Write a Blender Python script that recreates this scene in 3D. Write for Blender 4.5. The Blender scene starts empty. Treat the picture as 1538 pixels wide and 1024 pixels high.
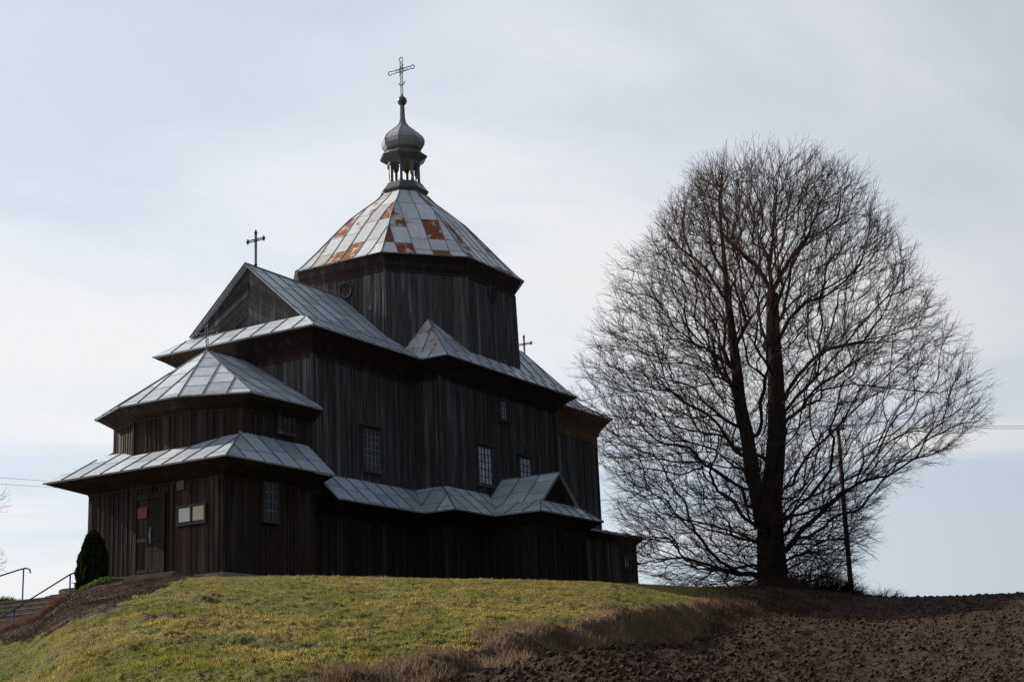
import bpy, math, random
import numpy as np
from mathutils import Vector, Matrix
random.seed(7); rng = np.random.default_rng(7)
R = math.radians

# ------------------------------------------------------------------ camera, sky, sun, exposure
CAMLOC = (-33.68, -29.53, -4.33)
CR = [[0.5080721, -0.8603217, -0.0413437], [-0.1901865, -0.1588738, 0.9688076], [0.8400547, 0.4843611, 0.244341]]
scene = bpy.context.scene
cd = bpy.data.cameras.new("camera"); cam = bpy.data.objects.new("camera", cd); scene.collection.objects.link(cam)
rt, up, fw = [Vector(v) for v in CR]
m = Matrix(((rt.x, up.x, -fw.x, CAMLOC[0]), (rt.y, up.y, -fw.y, CAMLOC[1]), (rt.z, up.z, -fw.z, CAMLOC[2]), (0, 0, 0, 1)))
cam.matrix_world = m
cd.sensor_width = 36; cd.lens = 2240.2 / 1538 * 36; cd.clip_end = 5000; cd.clip_start = .1
scene.camera = cam

SUN_EL = 29.5; SUN_AZ = 95.0        # azimuth counter-clockwise from +X
sv = Vector((math.cos(R(SUN_EL)) * math.cos(R(SUN_AZ)), math.cos(R(SUN_EL)) * math.sin(R(SUN_AZ)), math.sin(R(SUN_EL))))
ld = bpy.data.lights.new("sun", 'SUN'); ld.energy = 5.0; ld.angle = R(.6); ld.color = (1, .93, .82)
lo = bpy.data.objects.new("sun", ld); scene.collection.objects.link(lo)
lo.rotation_euler = sv.to_track_quat('Z', 'Y').to_euler(); lo.location = sv * 60

w = bpy.data.worlds.new("World"); scene.world = w; w.use_nodes = True
nt = w.node_tree; N = nt.nodes; L = nt.links; N.clear()
def nd(t, **k):
    n = N.new(t)
    for a, b in k.items(): setattr(n, a, b)
    return n
def mth(op, a, b=None, c=None, clamp=False):
    n = nd('ShaderNodeMath', operation=op, use_clamp=clamp)
    for i, v in enumerate((a, b, c)):
        if v is None: continue
        if isinstance(v, (int, float)): n.inputs[i].default_value = v
        else: L.new(v, n.inputs[i])
    return n.outputs[0]
sky = nd('ShaderNodeTexSky', sky_type='NISHITA', sun_disc=False, sun_elevation=R(SUN_EL), sun_rotation=R(90 - SUN_AZ), altitude=200, air_density=1.0, dust_density=2.0, ozone_density=1.5)
geo = nd('ShaderNodeTexCoord'); sep = nd('ShaderNodeSeparateXYZ'); L.new(geo.outputs['Generated'], sep.inputs[0])
X, Y, Z = sep.outputs
zz = mth('MAXIMUM', Z, 0.0); den = mth('ADD', zz, .16)
cmb = nd('ShaderNodeCombineXYZ'); L.new(mth('DIVIDE', X, den), cmb.inputs[0]); L.new(mth('DIVIDE', Y, den), cmb.inputs[1])
mp = nd('ShaderNodeMapping'); mp.inputs['Rotation'].default_value = (0, 0, R(28)); mp.inputs['Scale'].default_value = (.55, 1.0, 1); mp.inputs['Location'].default_value = (1.3, .4, 0)
L.new(cmb.outputs[0], mp.inputs[0])
n1 = nd('ShaderNodeTexNoise'); n1.inputs['Scale'].default_value = .9; n1.inputs['Detail'].default_value = 7; n1.inputs['Roughness'].default_value = .52; n1.inputs['Distortion'].default_value = .5
L.new(mp.outputs[0], n1.inputs[0])
cr = nd('ShaderNodeValToRGB'); cr.color_ramp.elements[0].position = .36; cr.color_ramp.elements[1].position = .53
cr.color_ramp.interpolation = 'EASE'
L.new(n1.outputs[0], cr.inputs[0])
nb = nd('ShaderNodeCombineXYZ'); L.new(mth('MULTIPLY', X, 1.4), nb.inputs[0]); L.new(mth('MULTIPLY', Y, 1.4), nb.inputs[1]); L.new(mth('MULTIPLY', Z, 17.0), nb.inputs[2])
n2 = nd('ShaderNodeTexNoise'); n2.inputs['Scale'].default_value = 1.0; n2.inputs['Detail'].default_value = 4; n2.inputs['Distortion'].default_value = .3; L.new(nb.outputs[0], n2.inputs[0])
cr2 = nd('ShaderNodeValToRGB'); cr2.color_ramp.elements[0].position = .43; cr2.color_ramp.elements[1].position = .53; L.new(n2.outputs[0], cr2.inputs[0])
lw_ = nd('ShaderNodeMapRange', interpolation_type='SMOOTHSTEP'); L.new(zz, lw_.inputs[0])
for i, v in ((1, .13), (2, .26), (3, 1.0), (4, .0)): lw_.inputs[i].default_value = v
cmix = nd('ShaderNodeMix', data_type='FLOAT'); L.new(lw_.outputs[0], cmix.inputs[0]); L.new(cr.outputs[0], cmix.inputs[2]); L.new(cr2.outputs[0], cmix.inputs[3])
# brightness of thin cloud: strongest on the sun's side of the sky
dotp = mth('ADD', mth('MULTIPLY', X, math.cos(R(SUN_AZ))), mth('MULTIPLY', Y, math.sin(R(SUN_AZ))))
side = mth('MULTIPLY_ADD', dotp, .5, .5, clamp=True)
low = mth('SUBTRACT', 1, zz)
mr = nd('ShaderNodeMapRange', interpolation_type='SMOOTHSTEP'); L.new(side, mr.inputs[0])
for i, v in ((1, .12), (2, .80), (3, 2.6), (4, 7.0)): mr.inputs[i].default_value = v
ml = nd('ShaderNodeMapRange', interpolation_type='SMOOTHSTEP'); L.new(zz, ml.inputs[0])
for i, v in ((1, .40), (2, .95), (3, 1.0), (4, .62)): ml.inputs[i].default_value = v
br = mth('MULTIPLY', mr.outputs[0], ml.outputs[0])
cc = nd('ShaderNodeMix', data_type='RGBA', blend_type='MULTIPLY'); cc.inputs[0].default_value = 1
tint = nd('ShaderNodeMix', data_type='RGBA'); tint.inputs[6].default_value = (.70, .86, 1.15, 1); tint.inputs[7].default_value = (1.0, 1.01, 1.03, 1); L.new(mr.outputs[0], tint.inputs[0]); L.new(mth('MULTIPLY_ADD', side, 3.0, -.75, clamp=True), tint.inputs[0]); L.new(tint.outputs[2], cc.inputs[6])
cb = nd('ShaderNodeCombineXYZ')
for i in range(3): L.new(br, cb.inputs[i])
L.new(cb.outputs[0], cc.inputs[7])
blue = nd('ShaderNodeMix', data_type='RGBA', blend_type='MULTIPLY'); blue.inputs[0].default_value = 1
blue.inputs[6].default_value = (.72, .83, .98, 1); L.new(cb.outputs[0], blue.inputs[7])
skm = nd('ShaderNodeMix', data_type='RGBA'); skm.inputs[0].default_value = .72; L.new(sky.outputs[0], skm.inputs[6]); L.new(blue.outputs[2], skm.inputs[7])
mx = nd('ShaderNodeMix', data_type='RGBA'); L.new(mth('MULTIPLY_ADD', cmix.outputs[0], .70, .26), mx.inputs[0]); L.new(skm.outputs[2], mx.inputs[6]); L.new(cc.outputs[2], mx.inputs[7])
bg = nd('ShaderNodeBackground'); bg.inputs[1].default_value = .1; L.new(mx.outputs[2], bg.inputs[0])
wo = nd('ShaderNodeOutputWorld'); L.new(bg.outputs[0], wo.inputs[0])

scene.view_settings.view_transform = 'Standard'; scene.view_settings.look = 'None'
scene.view_settings.exposure = .35; scene.view_settings.gamma = 1
scene.cycles.max_bounces = 5; scene.cycles.transparent_max_bounces = 4

# ------------------------------------------------------------------ noise (numpy)
_perm = np.random.default_rng(3).random((256, 256))
def vnoise(x, y):
    xi = np.floor(x).astype(int); yi = np.floor(y).astype(int); fx = x - xi; fy = y - yi
    fx = fx * fx * (3 - 2 * fx); fy = fy * fy * (3 - 2 * fy)
    a = _perm[xi % 256, yi % 256]; b = _perm[(xi + 1) % 256, yi % 256]; c = _perm[xi % 256, (yi + 1) % 256]; d = _perm[(xi + 1) % 256, (yi + 1) % 256]
    return (a * (1 - fx) + b * fx) * (1 - fy) + (c * (1 - fx) + d * fx) * fy
def fbm(x, y, o=4, g=.5):
    s = 0; a = 1; t = 0
    for i in range(o):
        s = s + a * vnoise(x * 2 ** i + 17.3 * i, y * 2 ** i + 5.1 * i); t += a; a *= g
    return s / t

# ------------------------------------------------------------------ materials
def new_mat(name):
    m = bpy.data.materials.new(name); m.use_nodes = True; nt = m.node_tree; nt.nodes.clear()
    o = nt.nodes.new('ShaderNodeOutputMaterial'); b = nt.nodes.new('ShaderNodeBsdfPrincipled'); nt.links.new(b.outputs[0], o.inputs[0])
    return m, nt, b
class G:
    def __init__(s, nt): s.nt = nt
    def n(s, t, **k):
        n = s.nt.nodes.new(t)
        for a, b in k.items(): setattr(n, a, b)
        return n
    def l(s, a, b): s.nt.links.new(a, b)
    def noise(s, sc, det=4, ro=.55, vec=None, dist=0):
        n = s.n('ShaderNodeTexNoise'); n.inputs['Scale'].default_value = sc; n.inputs['Detail'].default_value = det; n.inputs['Roughness'].default_value = ro; n.inputs['Distortion'].default_value = dist
        if vec is not None: s.l(vec, n.inputs[0])
        return n.outputs[0]
    def coord(s, scale=(1, 1, 1)):
        t = s.n('ShaderNodeNewGeometry'); m = s.n('ShaderNodeMapping'); m.inputs['Scale'].default_value = scale; s.l(t.outputs['Position'], m.inputs[0]); return m.outputs[0]
    def ramp(s, fac, stops):
        r = s.n('ShaderNodeValToRGB'); e = r.color_ramp.elements
        while len(e) < len(stops): e.new(.5)
        for i, (p, c) in enumerate(stops):
            e[i].position = p; e[i].color = (c, c, c, 1) if isinstance(c, (int, float)) else (*c, 1)
        s.l(fac, r.inputs[0]); return r.outputs[0]
    def mix(s, fac, a, b, bt='MIX'):
        m = s.n('ShaderNodeMix', data_type='RGBA', blend_type=bt)
        for i, v in ((0, fac), (6, a), (7, b)):
            if isinstance(v, (int, float)): m.inputs[i].default_value = v
            elif isinstance(v, tuple): m.inputs[i].default_value = (*v, 1)
            else: s.l(v, m.inputs[i])
        return m.outputs[2]
    def math(s, op, a, b=None, c=None, clamp=False):
        n = s.n('ShaderNodeMath', operation=op, use_clamp=clamp)
        for i, v in enumerate((a, b, c)):
            if v is None: continue
            if isinstance(v, (int, float)): n.inputs[i].default_value = v
            else: s.l(v, n.inputs[i])
        return n.outputs[0]
    def attr(s, name):
        a = s.n('ShaderNodeAttribute'); a.attribute_name = name; sp = s.n('ShaderNodeSeparateColor'); s.l(a.outputs['Color'], sp.inputs[0]); return sp.outputs
    def bump(s, h, b, st=.5, d=.02):
        n = s.n('ShaderNodeBump'); n.inputs['Strength'].default_value = st; n.inputs['Distance'].default_value = d; s.l(h, n.inputs['Height']); s.l(n.outputs[0], b.inputs['Normal'])

def wood(name, dark, light, brown, bf):
    m, nt, b = new_mat(name); g = G(nt)
    a = g.attr('tone')
    gr = g.noise(1.0, 6, .62, g.coord((14, 14, .9)))
    big = g.noise(.7, 3, .5, g.coord((1, 1, .6)))
    c = g.mix(g.ramp(gr, [(.3, 0), (.72, 1)]), dark, light)
    sil = g.noise(1.0, 4, .6, g.coord((3.2, 3.2, .22)))
    c = g.mix(g.math('MULTIPLY', g.ramp(sil, [(.52, 0), (.66, 1)]), .75), c, tuple(min(1, v * 1.9) for v in light))
    c = g.mix(g.math('MULTIPLY', g.ramp(g.math('ADD', big, g.math('MULTIPLY', g.math('SUBTRACT', a[1], .5), .35)), [(.4, 0), (.62, 1)]), bf), c, brown)
    k = g.math('MULTIPLY_ADD', a[0], 1.3, .35)
    kk = g.n('ShaderNodeCombineXYZ')
    for i in range(3): g.l(k, kk.inputs[i])
    c = g.mix(1.0, c, kk.outputs[0], 'MULTIPLY')
    g.l(c, b.inputs['Base Color']); b.inputs['Roughness'].default_value = .85; b.inputs['Specular IOR Level'].default_value = .25
    g.bump(gr, b, .6, .01)
    return m
M = {}
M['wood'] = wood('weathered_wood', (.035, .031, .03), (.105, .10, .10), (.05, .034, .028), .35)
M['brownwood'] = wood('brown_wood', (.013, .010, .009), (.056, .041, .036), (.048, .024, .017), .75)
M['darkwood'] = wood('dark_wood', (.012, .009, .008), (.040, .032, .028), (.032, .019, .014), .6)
M['soffit'] = wood('cornice_wood', (.045, .030, .022), (.12, .08, .055), (.13, .078, .05), .6)

def metal(name, base, rustmul, yell):
    m, nt, b = new_mat(name); g = G(nt); a = g.attr('tone')
    st = g.noise(1.6, 5, .6, g.coord()); fine = g.noise(9, 4, .6, g.coord())
    c = g.mix(g.ramp(st, [(.35, 0), (.7, 1)]), tuple(v * .80 for v in base), base)
    stk = g.noise(1.0, 5, .6, g.coord((4, 4, .7)))
    c = g.mix(g.ramp(stk, [(.35, .55), (.62, 0)]), c, tuple(v * .62 for v in base))
    k = g.math('MULTIPLY_ADD', a[0], .42, .80); kk = g.n('ShaderNodeCombineXYZ')
    for i in range(3): g.l(k, kk.inputs[i])
    c = g.mix(1.0, c, kk.outputs[0], 'MULTIPLY')
    c = g.mix(g.math('MULTIPLY', g.ramp(st, [(.5, 0), (.68, 1)]), yell), c, (.42, .33, .2))
    rm = g.ramp(g.math('ADD', g.math('MULTIPLY', a[1], rustmul * .78), g.math('MULTIPLY', g.math('SUBTRACT', g.noise(2.6, 6, .65, g.coord((1, 1, .45))), .5), 1.5)), [(.44, 0), (.52, 1)])
    hal = g.ramp(g.math('ADD', g.math('MULTIPLY', a[1], rustmul * .78), g.math('MULTIPLY', g.math('SUBTRACT', g.noise(2.6, 6, .65, g.coord((1, 1, .45))), .5), 1.5)), [(.26, 0), (.46, 1)])
    c = g.mix(g.math('MULTIPLY', hal, .55), c, (.40, .24, .10))
    rc = g.mix(g.ramp(fine, [(.35, 0), (.65, 1)]), (.11, .030, .014), (.26, .085, .032))
    c = g.mix(rm, c, rc)
    g.l(c, b.inputs['Base Color'])
    b.inputs['Metallic'].default_value = 0.0
    g.l(g.mix(rm, (.42, .42, .42), (.9, .9, .9)), b.inputs['Roughness'])
    b.inputs['Specular IOR Level'].default_value = .5
    g.bump(g.math('MULTIPLY_ADD', fine, .12, g.math('MULTIPLY', g.noise(.9, 2, .5, g.coord()), 3.0)), b, .5, .03)
    return m
M['zinc'] = metal('zinc_sheet', (.54, .58, .63), .0, .05)
M['zinc_stain'] = metal('stained_zinc_sheet', (.53, .57, .62), .55, .15)
M['dome'] = metal('rusty_zinc_sheet', (.60, .62, .66), 1.0, .25)
M['oldmetal'] = metal('old_dark_metal', (.10, .105, .11), .35, .1)

def simple(name, col, rough=.7, met=0, var=0, sc=5, spec=.5):
    m, nt, b = new_mat(name); g = G(nt)
    if var:
        n = g.noise(sc, 5, .6, g.coord())
        c = g.mix(g.ramp(n, [(.3, 0), (.7, 1)]), tuple(v * (1 - var) for v in col), tuple(min(1, v * (1 + var)) for v in col)); g.l(c, b.inputs['Base Color']); g.bump(n, b, .4, .02)
    else: b.inputs['Base Color'].default_value = (*col, 1)
    b.inputs['Roughness'].default_value = rough; b.inputs['Metallic'].default_value = met; b.inputs['Specular IOR Level'].default_value = spec
    return m
M['iron'] = simple('wrought_iron', (.035, .032, .035), .6, .3, .3, 20)
M['seam'] = simple('seam_metal', (.14, .15, .17), .6, 0, .3, 6)
M['frame'] = simple('window_frame_paint', (.05, .04, .035), .7, 0, .3, 12)
M['bar'] = simple('pale_glazing_bar', (.20, .20, .20), .7, 0, .2, 15)
M['bardark'] = simple('dark_glazing_bar', (.03, .03, .035), .6)
M['stone'] = simple('foundation_stone', (.20, .18, .16), .9, 0, .5, 3)
M['concrete'] = simple('worn_concrete', (.16, .13, .11), .9, 0, .35, 4)
M['paper'] = simple('white_paper', (.72, .72, .68), .8)
M['paper2'] = simple('cream_paper', (.62, .58, .45), .8)
M['red'] = simple('faded_red_paint', (.17, .022, .02), .6, 0, .25, 14)
M['bluepaint'] = simple('blue_paint', (.05, .05, .22), .5, 0, .15, 20)
M['greenpaint'] = simple('green_paint', (.03, .07, .05), .5, 0, .2, 20)
M['bark'] = simple('tree_bark', (.028, .022, .020), .95, 0, .5, 12, .2)
M['twig'] = simple('twig_bark', (.060, .036, .030), .9, 0, .3, 6, .2)
M['hazetwig'] = simple('haze_paled_twigs', (.30, .28, .28), .9, 0, .2, 6, .2)  # distance haze and sky glare put into the twig colour as pale grey
M['pole'] = simple('pole_wood', (.085, .058, .05), .85, 0, .35, 8)
M['wire'] = simple('cable', (.22, .22, .23), .6)
M['ceramic'] = simple('insulator_ceramic', (.25, .2, .18), .3)
def glass(name, col, rough=.08):
    m, nt, b = new_mat(name); g = G(nt)
    n = g.noise(3, 3, .5, g.coord()); c = g.mix(g.ramp(n, [(.35, 0), (.65, 1)]), tuple(v * .55 for v in col), col)
    g.l(c, b.inputs['Base Color']); b.inputs['Roughness'].default_value = rough; b.inputs['Specular IOR Level'].default_value = .6; return m
M['curtainglass'] = glass('glass_over_pale_curtain', (.62, .66, .70), .12)
M['midglass'] = glass('dull_glass_over_curtain', (.20, .21, .22), .12)
M['darkglass'] = glass('dark_glass', (.06, .065, .07), .1)
def leafmat(name, c1, c2, trans=.35, rough=.6):
    m = bpy.data.materials.new(name); m.use_nodes = True; nt = m.node_tree; nt.nodes.clear(); g = G(nt)
    o = g.n('ShaderNodeOutputMaterial'); a = g.attr('tone'); c = g.mix(a[0], c1, c2)
    d = g.n('ShaderNodeBsdfDiffuse'); t = g.n('ShaderNodeBsdfTranslucent'); g.l(c, d.inputs[0]); g.l(c, t.inputs[0])
    mx = g.n('ShaderNodeMixShader'); mx.inputs[0].default_value = trans; g.l(d.outputs[0], mx.inputs[1]); g.l(t.outputs[0], mx.inputs[2]); g.l(mx.outputs[0], o.inputs[0]); return m
M['grass'] = leafmat('grass_blades', (.15, .165, .030), (.40, .30, .09), .5)
M['drygrass'] = leafmat('dry_grass_blades', (.10, .065, .042), (.36, .25, .165), .4)
M['thuja'] = leafmat('thuja_scale_leaves', (.012, .022, .008), (.04, .055, .018), .25)
M['ivy'] = leafmat('groundcover_leaves', (.05, .08, .015), (.15, .19, .05), .35)
M['drybush'] = leafmat('dry_brush', (.10, .05, .03), (.30, .17, .11), .25)

def ground_lawn():
    m, nt, b = new_mat('lawn_turf'); g = G(nt)
    p = g.coord((1, 1, 1)); a = g.attr('tone')
    big = g.noise(.35, 4, .6, p); mid = g.noise(2.2, 5, .65, p); fine = g.noise(22, 5, .7, p)
    c = g.mix(g.ramp(big, [(.38, 0), (.6, 1)]), (.095, .115, .026), (.21, .165, .05))
    c = g.mix(g.ramp(mid, [(.45, 0), (.7, 1)]), c, (.19, .135, .045))
    c = g.mix(g.ramp(fine, [(.3, 1), (.55, 0)]), c, (.035, .033, .012))
    soil = g.mix(fine, (.03, .02, .014), (.085, .058, .042))
    c = g.mix(a[0], c, soil)
    dry = g.mix(fine, (.05, .034, .022), (.15, .10, .06)); c = g.mix(a[1], c, dry)
    g.l(c, b.inputs['Base Color']); b.inputs['Roughness'].default_value = .95; b.inputs['Specular IOR Level'].default_value = .1
    g.bump(g.math('MULTIPLY_ADD', mid, 2.0, fine), b, 1.0, .06); return m
M['lawn'] = ground_lawn()
def ground_soil():
    m, nt, b = new_mat('ploughed_soil'); g = G(nt); p = g.coord()
    mid = g.noise(1.7, 5, .65, p); fine = g.noise(11, 6, .72, p); vf = g.noise(45, 3, .7, p)
    c = g.mix(g.ramp(fine, [(.35, 0), (.68, 1)]), (.028, .019, .014), (.078, .050, .036))
    c = g.mix(g.ramp(mid, [(.5, 0), (.75, 1)]), c, (.105, .068, .048))
    c = g.mix(g.ramp(vf, [(.62, 0), (.78, 1)]), c, (.16, .11, .08))
    g.l(c, b.inputs['Base Color']); b.inputs['Roughness'].default_value = .97; b.inputs['Specular IOR Level'].default_value = .08
    g.bump(g.math('MULTIPLY_ADD', fine, 1.0, g.math('MULTIPLY', vf, .3)), b, 1.0, .07); return m
M['soil'] = ground_soil()

# ------------------------------------------------------------------ object helpers
COL = scene.collection; WLOC = {}
def link(o, parent=None):
    COL.objects.link(o)
    if parent is not None: o.parent = parent
def thing(name, label, cat, loc, group=None):
    o = bpy.data.objects.new(name, None); link(o); o.location = loc; o.empty_display_size = .3
    o['label'] = label; o['category'] = cat
    if group: o['group'] = group
    WLOC[o.name] = np.array(loc, float); return o
def tag(o, label=None, cat=None, group=None, kind=None):
    if label: o['label'] = label
    if cat: o['category'] = cat
    if group: o['group'] = group
    if kind: o['kind'] = kind
    return o
def root_loc(p):
    while p.parent is not None: p = p.parent
    return WLOC.get(p.name, np.zeros(3))
def mesh_obj(name, V, F, mats, parent=None, tone=None, smooth=False, midx=None, loc=None):
    """V (n,3) world coords, F list/array of faces, tone per-face (n,2)"""
    V = np.asarray(V, float)
    off = root_loc(parent) if parent is not None else (np.array(loc, float) if loc is not None else np.zeros(3))
    me = bpy.data.meshes.new(name)
    if isinstance(F, np.ndarray):
        nf, k = F.shape; me.vertices.add(len(V)); me.vertices.foreach_set('co', (V - off).astype(np.float32).ravel())
        me.loops.add(nf * k); me.loops.foreach_set('vertex_index', F.astype(np.int32).ravel())
        me.polygons.add(nf); me.polygons.foreach_set('loop_start', (np.arange(nf) * k).astype(np.int32))
        me.polygons.foreach_set('loop_total', np.full(nf, k, np.int32)); me.update(calc_edges=True)
    else:
        me.from_pydata([tuple(v) for v in (V - off)], [], [tuple(f) for f in F])
    if not isinstance(mats, (list, tuple)): mats = [mats]
    for mm in mats: me.materials.append(mm)
    if midx is not None: me.polygons.foreach_set('material_index', np.asarray(midx, np.int32))
    if smooth: me.polygons.foreach_set('use_smooth', np.ones(len(me.polygons), bool))
    at = me.color_attributes.new('tone', 'FLOAT_COLOR', 'CORNER')
    nl = len(me.loops); arr = np.full((nl, 4), .5, np.float32); arr[:, 1] = .5 if tone is None else arr[:, 1]
    if tone is not None:
        tot = np.empty(len(me.polygons), np.int32); me.polygons.foreach_get('loop_total', tot)
        tn = np.repeat(np.asarray(tone, np.float32), tot, axis=0); arr[:, 0] = tn[:, 0]; arr[:, 1] = tn[:, 1]
    elif True: arr[:, 1] = 0.0
    at.data.foreach_set('color', arr.ravel())
    o = bpy.data.objects.new(name, me); link(o, parent)
    if parent is None: o.location = off
    if parent is None: WLOC[o.name] = off
    return o
class MB:
    def __init__(s): s.V = []; s.F = []; s.T = []; s.MI = []
    def add(s, V, F, tone=(.5, 0), mi=0):
        k = len(s.V); s.V += [tuple(v) for v in V]
        for f in F: s.F.append(tuple(k + i for i in f)); s.T.append(tone); s.MI.append(mi)
    def box(s, a, b, tone=(.5, 0), mi=0):
        x0, y0, z0 = a; x1, y1, z1 = b
        V = [(x0, y0, z0), (x1, y0, z0), (x1, y1, z0), (x0, y1, z0), (x0, y0, z1), (x1, y0, z1), (x1, y1, z1), (x0, y1, z1)]
        s.add(V, [(0, 3, 2, 1), (4, 5, 6, 7), (0, 1, 5, 4), (1, 2, 6, 5), (2, 3, 7, 6), (3, 0, 4, 7)], tone, mi)
    def obox(s, o, ax, ay, az, tone=(.5, 0), mi=0):
        o, ax, ay, az = map(np.array, (o, ax, ay, az))
        V = [o, o + ax, o + ax + ay, o + ay, o + az, o + ax + az, o + ax + ay + az, o + ay + az]
        s.add(V, [(0, 3, 2, 1), (4, 5, 6, 7), (0, 1, 5, 4), (1, 2, 6, 5), (2, 3, 7, 6), (3, 0, 4, 7)], tone, mi)
    def tube(s, pts, r, n=8, tone=(.5, 0), mi=0, cap=True):
        P = [Vector(p) for p in pts]; rr = r if isinstance(r, (list, tuple)) else [r] * len(P); rings = []; k = len(s.V)
        prev = None
        for i, p in enumerate(P):
            d = (P[min(i + 1, len(P) - 1)] - P[max(i - 1, 0)]).normalized()
            if prev is None: a = d.orthogonal().normalized()
            else: a = (prev - d * prev.dot(d)).normalized()
            prev = a; b = d.cross(a)
            for j in range(n):
                t = 2 * math.pi * j / n; s.V.append(tuple(p + (a * math.cos(t) + b * math.sin(t)) * rr[i]))
        for i in range(len(P) - 1):
            for j in range(n):
                s.F.append((k + i * n + j, k + i * n + (j + 1) % n, k + (i + 1) * n + (j + 1) % n, k + (i + 1) * n + j)); s.T.append(tone); s.MI.append(mi)
        if cap:
            s.F.append(tuple(k + j for j in reversed(range(n)))); s.F.append(tuple(k + (len(P) - 1) * n + j for j in range(n))); s.T += [tone] * 2; s.MI += [mi] * 2
    def lathe(s, c, prof, n=8, ph=0, tone=(.5, 0), mi=0, sx=1, sy=1, tonefn=None):
        k = len(s.V)
        for r, z in prof:
            for j in range(n):
                t = 2 * math.pi * j / n + ph; s.V.append((c[0] + r * math.cos(t) * sx, c[1] + r * math.sin(t) * sy, c[2] + z))
        for i in range(len(prof) - 1):
            for j in range(n):
                s.F.append((k + i * n + j, k + i * n + (j + 1) % n, k + (i + 1) * n + (j + 1) % n, k + (i + 1) * n + j)); s.T.append(tonefn(i, j) if tonefn else tone); s.MI.append(mi)
        s.F.append(tuple(k + j for j in reversed(range(n)))); s.F.append(tuple(k + (len(prof) - 1) * n + j for j in range(n))); s.T += [tone] * 2; s.MI += [mi] * 2
    def build(s, name, mats, parent=None, smooth=False, loc=None):
        return mesh_obj(name, s.V, s.F, mats, parent, tone=s.T, smooth=smooth, midx=s.MI, loc=loc)

def clip(poly, a, b, c):      # keep a*u+b*v<=c
    out = []
    for i in range(len(poly)):
        p, q = poly[i], poly[(i + 1) % len(poly)]; dp = a * p[0] + b * p[1] - c; dq = a * q[0] + b * q[1] - c
        if dp <= 0: out.append(p)
        if (dp < 0 < dq) or (dq < 0 < dp):
            t = dp / (dp - dq); out.append((p[0] + t * (q[0] - p[0]), p[1] + t * (q[1] - p[1])))
    return out
def area(p): return abs(sum(p[i][0] * p[(i + 1) % len(p)][1] - p[(i + 1) % len(p)][0] * p[i][1] for i in range(len(p)))) / 2 if len(p) > 2 else 0
class Plane:
    def __init__(s, poly, out=None, axis=None):
        P = [Vector(p) for p in poly]; n = Vector((0, 0, 0))
        for i in range(len(P)): n += (P[i] - P[0]).cross(P[(i + 1) % len(P)] - P[0])
        n.normalize()
        if out is not None:
            if n.dot(Vector(out)) < 0: n = -n
        elif n.z < 0: n = -n
        ax = Vector(axis) if axis is not None else Vector((0, 0, 1))
        v = (ax - n * ax.dot(n)).normalized(); u = v.cross(n).normalized()
        s.o = P[0]; s.n = n; s.u = u; s.v = v
        s.p = [((p - s.o).dot(u), (p - s.o).dot(v)) for p in P]
        if sum(s.p[i][0] * s.p[(i + 1) % len(s.p)][1] - s.p[(i + 1) % len(s.p)][0] * s.p[i][1] for i in range(len(s.p))) < 0: s.p.reverse()
    def w(s, uv, h=0): return s.o + s.u * uv[0] + s.v * uv[1] + s.n * h
def roof_facet(mb, poly, sp=.8, js=1.15, th=.05, rust=None, seam=True, shift=0, mseam=1):
    pl = Plane(poly); p = pl.p; u0 = min(q[0] for q in p); u1 = max(q[0] for q in p); v0 = min(q[1] for q in p); v1 = max(q[1] for q in p)
    n = len(p); k = len(mb.V)
    mb.add([pl.w(q, -th) for q in p] + [pl.w(q, 0) for q in p], [tuple(reversed(range(n)))] + [(i, (i + 1) % n, n + (i + 1) % n, n + i) for i in range(n)], (.35, 0), 0)
    sp = sp * 1.35; ns = max(1, round((u1 - u0) / sp)); w_ = (u1 - u0) / ns
    for i in range(ns):
        a = u0 + i * w_; st = clip(clip(p, -1, 0, -a), 1, 0, a + w_)
        if area(st) < 1e-4: continue
        va = v0 - js * random.uniform(0.05, .95); 
        while va < v1:
            pn = clip(clip(st, 0, -1, -va), 0, 1, va + js)
            if area(pn) > 1e-4:
                cu = sum(q[0] for q in pn) / len(pn); cv = sum(q[1] for q in pn) / len(pn); tone = (random.random(), rust(cu, cv, pl) if rust else 0)
                mb.add([pl.w(q, .004) for q in pn], [tuple(range(len(pn)))], tone, 0)
                if va > v0 + .03:
                    us = [q[0] for q in pn if abs(q[1] - va) < 1e-6]
                    if len(us) >= 2 and max(us) - min(us) > .08:
                        mb.obox(pl.w((min(us) + .01, va - .007), .002), pl.u * (max(us) - min(us) - .02), pl.v * .016, pl.n * .010, (.4, 0), mseam)
            va += js
        if seam and i > 0:
            sg = clip(clip(p, -1, 0, -(a - .001)), 1, 0, a + .001)
            if len(sg) > 2:
                vs = [q[1] for q in sg]; mb.obox(pl.w((a - .013, min(vs)), .0), pl.u * .026, pl.v * (max(vs) - min(vs)), pl.n * .03, (.5, 0), mseam)
    return pl
def ridge(mb, a, b, r=.045, mi=1):
    mb.tube([a, b], r, 6, (.5, 0), mi)
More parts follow.
